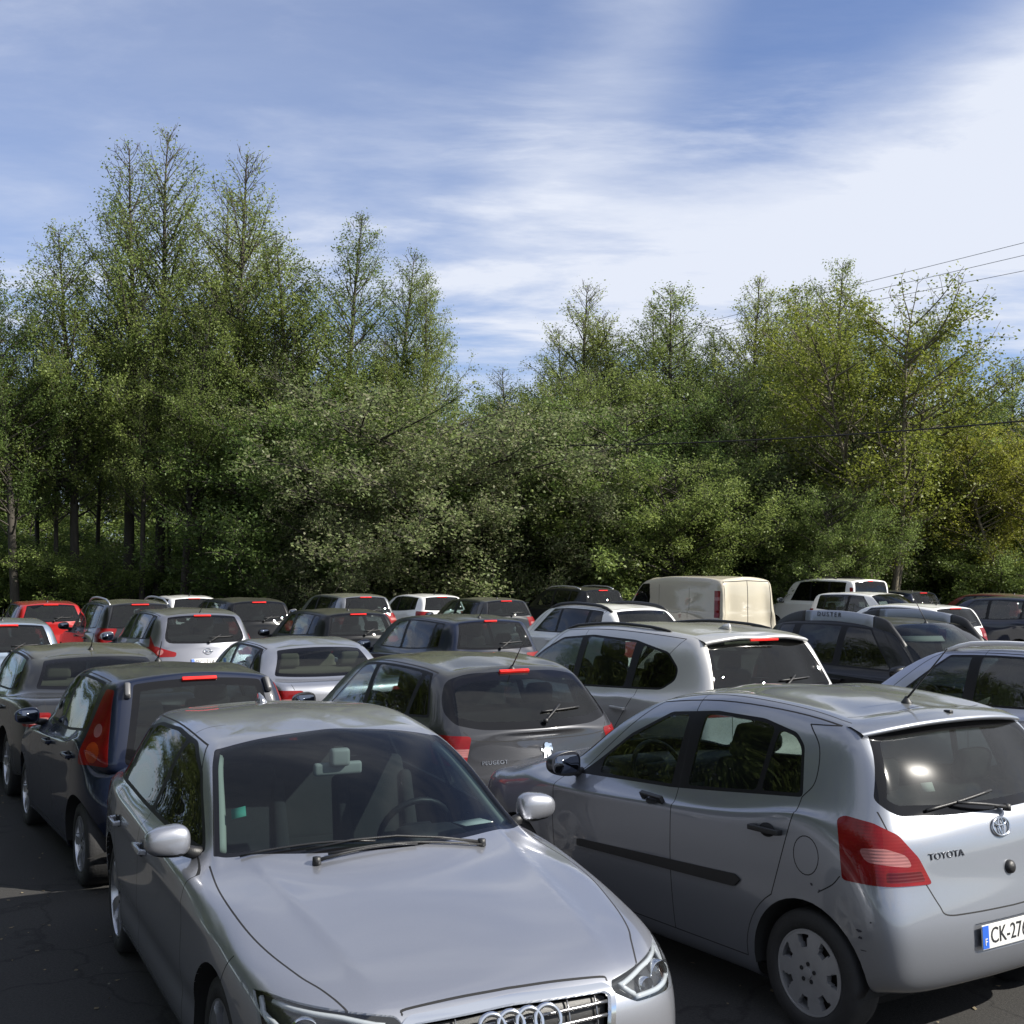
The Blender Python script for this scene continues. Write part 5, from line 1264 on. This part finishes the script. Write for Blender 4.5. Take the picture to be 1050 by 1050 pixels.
far(far_h, (12.2, 40.6), 30, 'navy hatchback in deep shade left of the maroon hatchback', NAVY)
far(far_h, (-14.2, 31.0), 30, 'black hatchback at the far left edge beside the red hatchback', BROWNGREY)
# ------------------------------------------------------------------ trees
def leaf_mat(name, c0, c1, trans=0.5, odd=None, oddp=0.0):
    m, nt, o = newmat(name); L = nt.links.new; geo = N(nt, 'ShaderNodeNewGeometry'); oi = N(nt, 'ShaderNodeObjectInfo')
    mx = N(nt, 'ShaderNodeMix', data_type='RGBA'); L(geo.outputs['Random Per Island'], mx.inputs[0]); mx.inputs[6].default_value = (*c0, 1); mx.inputs[7].default_value = (*c1, 1)
    col = mx.outputs[2]
    if odd:
        gt = N(nt, 'ShaderNodeMath', operation='MULTIPLY'); L(geo.outputs['Random Per Island'], gt.inputs[0]); gt.inputs[1].default_value = 37.31
        fr = N(nt, 'ShaderNodeMath', operation='FRACT'); L(gt.outputs[0], fr.inputs[0]); lt = N(nt, 'ShaderNodeMath', operation='LESS_THAN'); L(fr.outputs[0], lt.inputs[0]); lt.inputs[1].default_value = oddp
        m2 = N(nt, 'ShaderNodeMix', data_type='RGBA'); L(lt.outputs[0], m2.inputs[0]); L(col, m2.inputs[6]); m2.inputs[7].default_value = (*odd, 1); col = m2.outputs[2]
    hv = N(nt, 'ShaderNodeHueSaturation'); L(col, hv.inputs['Color']); mr = N(nt, 'ShaderNodeMapRange'); L(oi.outputs['Random'], mr.inputs[0]); mr.inputs[3].default_value = .80; mr.inputs[4].default_value = 1.18; L(mr.outputs[0], hv.inputs['Value'])
    mh = N(nt, 'ShaderNodeMapRange'); L(oi.outputs['Random'], mh.inputs[0]); mh.inputs[3].default_value = .515; mh.inputs[4].default_value = .488; L(mh.outputs[0], hv.inputs['Hue'])
    d = N(nt, 'ShaderNodeBsdfPrincipled', i_Roughness=.5); d.inputs['Specular IOR Level'].default_value = .35; t = N(nt, 'ShaderNodeBsdfTranslucent'); L(hv.outputs[0], d.inputs['Base Color']); L(hv.outputs[0], t.inputs[0])
    ms = N(nt, 'ShaderNodeMixShader'); ms.inputs[0].default_value = trans; L(d.outputs[0], ms.inputs[1]); L(t.outputs[0], ms.inputs[2]); L(ms.outputs[0], o.inputs[0]); return m
def bark_mat(name, c0, c1):
    m, nt, o = newmat(name); L = nt.links.new; p = N(nt, 'ShaderNodeBsdfPrincipled', i_Roughness=.9); tc = N(nt, 'ShaderNodeTexCoord'); mp = N(nt, 'ShaderNodeMapping'); mp.inputs['Scale'].default_value = (6, 6, 1.2); L(tc.outputs['Object'], mp.inputs[0])
    n = N(nt, 'ShaderNodeTexNoise', i_Scale=2.0, i_Detail=7.0, i_Roughness=.7); L(mp.outputs[0], n.inputs['Vector']); mx = N(nt, 'ShaderNodeMix', data_type='RGBA'); L(n.outputs[0], mx.inputs[0]); mx.inputs[6].default_value = (*c0, 1); mx.inputs[7].default_value = (*c1, 1); L(mx.outputs[2], p.inputs['Base Color']); L(p.outputs[0], o.inputs[0]); return m
BARK = bark_mat('alder_bark', (.025, .022, .018), (.085, .075, .06)); BARKL = bark_mat('pale_bark', (.07, .06, .042), (.18, .155, .11))
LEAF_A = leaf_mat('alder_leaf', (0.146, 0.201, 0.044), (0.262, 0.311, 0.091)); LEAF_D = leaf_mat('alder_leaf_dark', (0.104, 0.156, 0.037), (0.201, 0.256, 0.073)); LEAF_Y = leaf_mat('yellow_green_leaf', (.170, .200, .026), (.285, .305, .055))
LEAF_W = leaf_mat('willow_leaf', (0.134, 0.181, 0.063), (0.238, 0.278, 0.122), odd=(.245, .245, .145), oddp=.22); LEAF_G = leaf_mat('bush_leaf', (0.112, 0.173, 0.041), (0.220, 0.283, 0.081)); LEAF_U = leaf_mat('undergrowth_leaf', (0.112, 0.173, 0.044), (0.232, 0.299, 0.081)); LEAF_P = leaf_mat('pale_catkin_leaf', (.075, .085, .035), (.155, .150, .075))
WIDE = 1.12
AIRY = {'cone': .55, 'vase': -.35, 'round': .0}
class Wood:
    def __init__(s): s.v = []; s.f = []; s.n = 0
    def tube(s, pts, r0, r1, k):
        pts = np.asarray(pts); m = len(pts); t = np.gradient(pts, axis=0); t /= np.maximum(np.linalg.norm(t, axis=1, keepdims=True), 1e-9)
        ref = np.array((1.0, .3, 0)) if abs(t[0, 2]) > .7 else np.array((0, 0, 1.0)); a = np.cross(t, ref); a /= np.maximum(np.linalg.norm(a, axis=1, keepdims=True), 1e-9); b = np.cross(t, a)
        r = np.linspace(r0, r1, m)[:, None, None] if np.isscalar(r0) else np.asarray(r0)[:, None, None]; q = 2 * np.pi * np.arange(k) / k
        V = pts[:, None] + r * (a[:, None] * np.cos(q)[None, :, None] + b[:, None] * np.sin(q)[None, :, None]); s.v.append(V.reshape(-1, 3))
        i = np.arange(m - 1)[:, None] * k; j = np.arange(k)[None]; j2 = (j + 1) % k
        s.f.append(np.stack([i + j, i + j2, i + k + j2, i + k + j], -1).reshape(-1, 4) + s.n); s.n += m * k
    def mesh(s, name): return quads_mesh(name, np.concatenate(s.v), np.concatenate(s.f))
def quads_mesh(name, V, F):
    me = bpy.data.meshes.new(name); me.vertices.add(len(V)); me.vertices.foreach_set('co', np.ascontiguousarray(V, np.float32).ravel()); me.loops.add(len(F) * 4); me.loops.foreach_set('vertex_index', np.ascontiguousarray(F, np.int32).ravel())
    me.polygons.add(len(F)); me.polygons.foreach_set('loop_start', np.arange(len(F), dtype=np.int32) * 4); me.update(calc_edges=True); me.validate(); return me
def leaves_mesh(name, P, size, rng, droop=.3, aspect=.62, up=.25):
    n = len(P); d = rng.normal(size=(n, 3)); d[:, 2] = d[:, 2] * .7 - droop; d /= np.linalg.norm(d, axis=1, keepdims=True)
    nr = rng.normal(size=(n, 3)); nr[:, 2] += up * 4; w = np.cross(d, nr); w /= np.maximum(np.linalg.norm(w, axis=1, keepdims=True), 1e-9); s = (size * rng.uniform(.6, 1.35, n))[:, None]
    c = np.cross(w, d); fold = c * s * .12
    V = np.stack([P, P + d * s * .5 + w * s * aspect * .5 + fold, P + d * s, P + d * s * .45 - w * s * aspect * .5 + fold], 1).reshape(-1, 3); return quads_mesh(name, V, np.arange(n * 4).reshape(-1, 4))
def unit(v): return v / max(np.linalg.norm(v), 1e-9)
def grow(rng, p0, d, L, bend, n=6, wob=.06):
    P = [np.array(p0, float)]; d = unit(np.array(d, float))
    for i in range(n):
        d = unit(d + np.array((0, 0, bend / n)) + rng.normal(size=3) * wob); P.append(P[-1] + d * L / n)
    return np.array(P)
def along(P, t):
    x = t * (len(P) - 1); i = np.minimum(x.astype(int), len(P) - 2); f = (x - i)[:, None]; return P[i] * (1 - f) + P[i + 1] * f
def make_tree(seed, H=17, R_=2.8, base=.22, nb=70, steep=.75, leaf=.10, nl=15000, trunks=1, shape='cone', lm=LEAF_A, bm_=BARK, bare=.10, clump=5, r0=.19, spread=.0, sec=6):
    rng = np.random.default_rng(seed); W = Wood(); tips = []
    for k in range(trunks):
        a = 2 * np.pi * (k + rng.uniform(0, .6)) / trunks; lean = spread * (1 if trunks > 1 else rng.uniform(0, .4)); h = H * (1 if k == 0 else rng.uniform(.80, .97))
        T = grow(rng, (0.12 * np.cos(a) * (trunks > 1), .12 * np.sin(a) * (trunks > 1), -.2), (np.cos(a) * lean, np.sin(a) * lean, 1), h, .25 if trunks > 1 else 0, 14, .018 if trunks == 1 else .035); tl = np.linspace(0, 1, 15)
        W.tube(T, list(r0 * (1 - tl) ** .9 * (1 if trunks == 1 else .75) + .012), 0, 7)
        for i in range(nb // trunks):
            t = base + (1 - base) * ((i + rng.uniform(0, 1)) / (nb // trunks)) ** .85; t = min(t, .985); u = (t - base) / (1 - base); p = along(T, np.array([t]))[0]
            if shape == 'cone': L = R_ * (1.0 - u) ** .86 * (.45 + .55 * min(1, u * 3 + .3)) + .35
            elif shape == 'round': L = R_ * (max(0, 1 - (2 * u - .85) ** 2 * .75)) ** .5 + .3
            else: L = R_ * (.45 + .75 * u) * (1 - u ** 3 * .75)
            L *= rng.uniform(.6, 1.2); az = rng.uniform(0, 2 * np.pi); up = steep * (.7 + .6 * u) * rng.uniform(.75, 1.25)
            B = grow(rng, p, (np.cos(az), np.sin(az), up), L, .35 if shape != 'round' else -.1, 6, .07); rb = max(.012, .034 * L / 2.5)
            W.tube(B, rb, .006, 4); ns = max(3, int(sec * L / 2))
            for j in range(ns):
                tt = rng.uniform(.22, 1.0); q = along(B, np.array([tt]))[0]; dd = unit(B[-1] - B[0]) + rng.normal(size=3) * .65; dd[2] += .15; l2 = rng.uniform(.35, .8) * L * .42 * (1.15 - .5 * tt) + .15
                S = grow(rng, q, dd, l2, .15, 3, .12); W.tube(S, .010, .005, 3); tips.append((S, t, u))
            tips.append((B[3:], t, u))
    segs = tips; w = np.array([np.linalg.norm(s[0][-1] - s[0][0]) * (1.0 if s[2] < 1 - bare else .30) for s in segs]); w = w * np.array([1.25 - AIRY.get(shape, 0) * min(1.2, max(s[2], 0)) for s in segs]); w /= w.sum(); cnt = rng.multinomial(nl // clump, w); P = []
    for (S, t, u), c in zip(segs, cnt):
        if c: 
            q = along(S, rng.uniform(.15, 1.0, c) ** .8); P.append((q[:, None] + rng.normal(size=(c, clump, 3)) * .14).reshape(-1, 3))
    P = np.concatenate(P); P = P[P[:, 2] > .15]
    return W.mesh('trunk'), leaves_mesh('crown', P, leaf, rng), bm_, lm
def plant_tree(proto, x, y, s, rot, name, label, group, sx=1.0, cat='tree', lm=None):
    w, l, b, m = proto; e = empty(name, None, (x, y, -.05), rot); e.scale = (s * sx * WIDE, s * sx * WIDE, s)
    o = bpy.data.objects.new('trunk', w); COL.objects.link(o); o.parent = e
    if not w.materials: w.materials.append(b)
    c = bpy.data.objects.new('crown', l); COL.objects.link(c); c.parent = e
    if not l.materials: l.materials.append(m)
    if lm: c.material_slots[0].link = 'OBJECT'; c.material_slots[0].material = lm
    tag(e, label, cat, group); return e
def px(x, D): return (x - 525) / 1265 * D
def hz(y, D): return CAMH + (582 - y) / 1265 * D
def wood():
    kw = dict(clump=3, sec=7)
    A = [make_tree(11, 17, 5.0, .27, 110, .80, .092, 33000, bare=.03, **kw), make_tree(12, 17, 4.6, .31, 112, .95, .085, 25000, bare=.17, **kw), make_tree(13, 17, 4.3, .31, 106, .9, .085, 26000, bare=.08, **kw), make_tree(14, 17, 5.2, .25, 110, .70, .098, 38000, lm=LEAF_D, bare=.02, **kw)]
    Y = make_tree(21, 12, 4.6, .22, 160, .55, .105, 42000, trunks=4, shape='vase', lm=LEAF_Y, bm_=BARKL, spread=.20, r0=.15, sec=7, clump=4)
    Wt = make_tree(31, 8.5, 4.2, .06, 170, .35, .10, 80000, trunks=5, shape='round', lm=LEAF_W, spread=.30, r0=.08, clump=7, sec=9); G = make_tree(32, 8.5, 3.8, .06, 150, .4, .105, 70000, trunks=4, shape='round', lm=LEAF_G, spread=.25, r0=.09, clump=7, sec=9)
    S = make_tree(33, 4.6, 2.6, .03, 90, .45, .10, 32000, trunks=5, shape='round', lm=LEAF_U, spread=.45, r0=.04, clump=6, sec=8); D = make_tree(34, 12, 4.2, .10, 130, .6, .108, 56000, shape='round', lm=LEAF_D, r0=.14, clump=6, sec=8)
    rng = random.Random(5)
    def T(proto, H0, xpx, ypx, D_, label, group='tall trees along the far side', name='alder_tree', sx=1.0, lm=None):
        s = (hz(ypx, D_) + .1) / H0; plant_tree(proto, px(xpx, D_), D_, s, rng.uniform(0, 6.28), name, label, group, sx, 'tree', lm)
    # tall alders, left to right
    T(A[3], 17, -60, 250, 44, 'dark leafy alder partly cut by the left edge'); T(A[3], 17, 18, 262, 43, 'dark leafy alder nearest the left edge'); T(A[0], 17, 78, 228, 45, 'full-leaved alder left of the tallest pair')
    T(A[1], 17, 132, 140, 46, 'tall alder with a leafy top, left one of the tallest pair', sx=.95); T(A[1], 17, 163, 124, 47, 'tallest alder of all, its top almost bare', sx=.9); T(A[2], 17, 188, 300, 43, 'shorter green alder in front of the tallest pair', sx=1.05)
    T(A[2], 17, 220, 182, 48, 'slim alder behind the pointed tall one', sx=.9); T(A[1], 17, 243, 152, 46, 'pointed tall alder right of the tallest pair', sx=1.0); T(A[0], 17, 296, 240, 45, 'leaning-branched alder between two pointed groups', sx=1.05)
    T(A[2], 17, 350, 222, 46, 'slim pointed alder left of a lower twin'); T(A[2], 17, 398, 248, 47, 'slim alder second from the open sky', sx=.95); T(A[0], 17, 430, 280, 46, 'alder standing last before the open sky', sx=.72)
    T(A[1], 17, 597, 290, 50, 'thin-topped alder first to the right of the open sky', sx=1.15); T(A[2], 17, 650, 318, 49, 'alder behind the dark overhead cable, left of a taller one', sx=1.2); T(A[0], 17, 695, 284, 48, 'green alder with a split pointed top', sx=1.25); T(A[2], 17, 768, 288, 49, 'slim alder alone against the white cloud', sx=1.1)
    T(A[0], 17, 815, 296, 50, 'leafy alder left of the yellow-green tree', sx=1.15); T(A[0], 17, 848, 265, 51, 'highest alder right of the open sky', sx=.95); T(A[2], 17, 985, 312, 50, 'dull green alder behind the yellow-green tree', lm=LEAF_D); T(A[3], 17, 1040, 372, 47, 'dark alder cut by the right edge'); T(A[3], 17, 1110, 380, 46, 'dark alder beyond the right edge')
    for x, y, d, pr, lab in ((625, 328, 52, A[2], 'slim alder just right of the thin-topped one'), (672, 306, 53, A[1], 'pale alder between the split-topped one and the cable end'), (718, 322, 51, A[2], 'slim alder just right of the split-topped one'), (744, 334, 50, A[0], 'lower leafy alder left of the lone slim one'), (792, 306, 52, A[1], 'pale-topped alder just right of the lone slim one'), (830, 284, 53, A[2], 'slim alder touching the highest one on its left'), (874, 300, 53, A[1], 'thin alder where the power lines meet the crowns'), (575, 338, 53, A[1], 'low thin alder at the right rim of the open sky')):
        T(pr, 17, x, y, d, lab, sx=.95)
    T(Y, 12, 905, 300, 42, 'yellow-green tree with several pale trunks beside the overhead cable', 'pale young trees', 'maple_tree'); T(Y, 12, 1035, 428, 43, 'smaller yellow-green tree at the right edge', 'pale young trees', 'maple_tree', 1.1)
    for k, (x, d) in enumerate(((-8, 44), (40, 48), (58, 45), (100, 49), (146, 44), (176, 49), (206, 45), (262, 48), (284, 44), (322, 47), (372, 48), (412, 45))):
        plant_tree(A[2] if k % 2 else A[1], px(x, d), d, rng.uniform(.55, .72), rng.uniform(0, 6), 'sapling_tree', 'slim young tree among the taller alders on the left', 'slim young trees between the tall alders', .75)
    # middle storey
    for (x, y, D_, pr, lab, sx, nm) in ((470, 392, 43, Wt, 'broad pale willow with whitish catkins below the open sky', 1.20, 'willow_tree'), (395, 420, 44, G, 'round green tree to the left of the pale willow', 1.0, 'goat_willow_tree'), (560, 440, 42, Wt, 'smaller pale willow in front of the round dark tree', .85, 'willow_tree'), (590, 392, 46, D, 'round dark tree right of the open sky', .9, 'maple_tree'),
            (520, 378, 52, A[1], 'low bare-topped alder far behind the pale willow', 1.3, 'alder_tree'), (650, 420, 44, G, 'green bushy tree under the left end of the dark cable', 1.1, 'goat_willow_tree'), (740, 395, 46, D, 'olive green tree below the slim lone alder', .9, 'maple_tree'), (700, 470, 41, G, 'low green tree behind the cream van', 1.0, 'goat_willow_tree'), (800, 410, 45, Wt, 'grey-green willow left of the yellow-green tree', .9, 'willow_tree'),
            (300, 400, 43, G, 'round green tree under the leaning-branched alder', 1.0, 'goat_willow_tree'), (360, 470, 41, Wt, 'low pale willow left of the broad one', .8, 'willow_tree'), (960, 430, 47, D, 'dark round tree behind the yellow-green tree', 1.1, 'maple_tree'), (850, 500, 41, G, 'low green tree behind the white van with roof bars', .9, 'goat_willow_tree')):
        H0 = {id(Wt): 8.5, id(G): 8.5, id(D): 12, id(A[1]): 17}[id(pr)]; T(pr, H0, x, y, D_, lab, 'smaller trees under the tall ones', nm, sx)
    # a darker row behind, closing the wood
    for i, x in enumerate(range(-260, 1400, 62)):
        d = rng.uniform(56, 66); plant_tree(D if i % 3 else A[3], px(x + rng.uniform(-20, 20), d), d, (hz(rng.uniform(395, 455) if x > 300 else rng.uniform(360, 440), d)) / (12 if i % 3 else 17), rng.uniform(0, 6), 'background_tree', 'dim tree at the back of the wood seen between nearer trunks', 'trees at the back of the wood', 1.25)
    # unseen trees, added so the left flanks of the cars reflect something dark
    for x, y in ((-18, -5), (-17.5, -1), (-18.5, 3), (-17.5, 6.5), (-19, 10), (-19, 13.5), (-21, 17.5), (-22, 22), (-24, 27), (-16, -9), (-11, -13)):
        plant_tree(D, x + rng.uniform(-1, 1), y + rng.uniform(-1, 1), rng.uniform(.95, 1.15), rng.uniform(0, 6), 'added_reflection_tree', 'unseen tree added to darken the reflections in the car flanks', 'unseen trees added for the car reflections', 1.35)
    # shrubs along the edge
    for i, x in enumerate(range(-120, 1240, 52)):
        d = rng.uniform(42.5, 49); plant_tree(S, px(x + rng.uniform(-18, 18), d), d, rng.uniform(.75, 1.2) * (1.15 if 330 < x < 860 else .66), rng.uniform(0, 6), 'edge_shrub', 'leafy shrub at the foot of the wood behind the last row of cars', 'shrubs at the edge of the wood', 1.15, 'shrub')
    for i, x in enumerate(range(-200, 1300, 38)):
        if x < 330 and i % 3: continue
        d = rng.uniform(50, 55); plant_tree(S, px(x + rng.uniform(-18, 18), d), d, rng.uniform(.9, 1.5), rng.uniform(0, 6), 'edge_shrub', 'shaded shrub deeper in the wood between the trunks', 'shrubs inside the wood', 1.3, 'shrub')
    # ground cover
    g = np.random.default_rng(3); n = 42000; P = np.stack([g.uniform(-34, 34, n), g.uniform(41.5, 58, n), np.abs(g.normal(0, .45, n)) + .05], 1); me = leaves_mesh('undergrowth', P, .16, g); me.materials.append(LEAF_U); o = bpy.data.objects.new('undergrowth', me); COL.objects.link(o); tag(o, 'low nettles and brambles under the trees', 'undergrowth', kind='stuff')
wood()
# ------------------------------------------------------------------ overhead lines
def cable(name, pts, r, label, group, col):
    bm = bmesh.new(); bm_tube(bm, pts, r, 6); o = mesh_obj(name, bm, principled('cable_' + name, col, .6), None); tag(o, label, 'cable', group)
def wp(x, y, D_): return Vector((px(x, D_), D_, hz(y, D_)))
def sagline(a, b, sag, n=24): return [a.lerp(b, t) - Vector((0, 0, sag * 4 * t * (1 - t))) for t in np.linspace(0, 1, n)]
cable('telephone_cable', sagline(wp(560, 457, 40.5), wp(1240, 412, 31), .25), .024, 'thick black cable slung low across the trees', None, (.006, .006, .006))
for y0, y1, d in ((246, 303, 0), (260, 312, .0), (276, 322, .0)):
    pass
for i, (yr, yl, lab) in enumerate(((247, 291, 'uppermost of the three thin power lines'), (260, 301, 'middle one of the three thin power lines'), (276, 311, 'lowest of the three thin power lines'))):
    a, b = wp(1050, yr, 58), wp(875, yl, 66); d = (a - b); cable('power_line', [b - d * 1.9 - Vector((0, 0, .0)), b, a, a + d * 1.2], .014, lab, 'power lines above the trees', (.16, .16, .17))
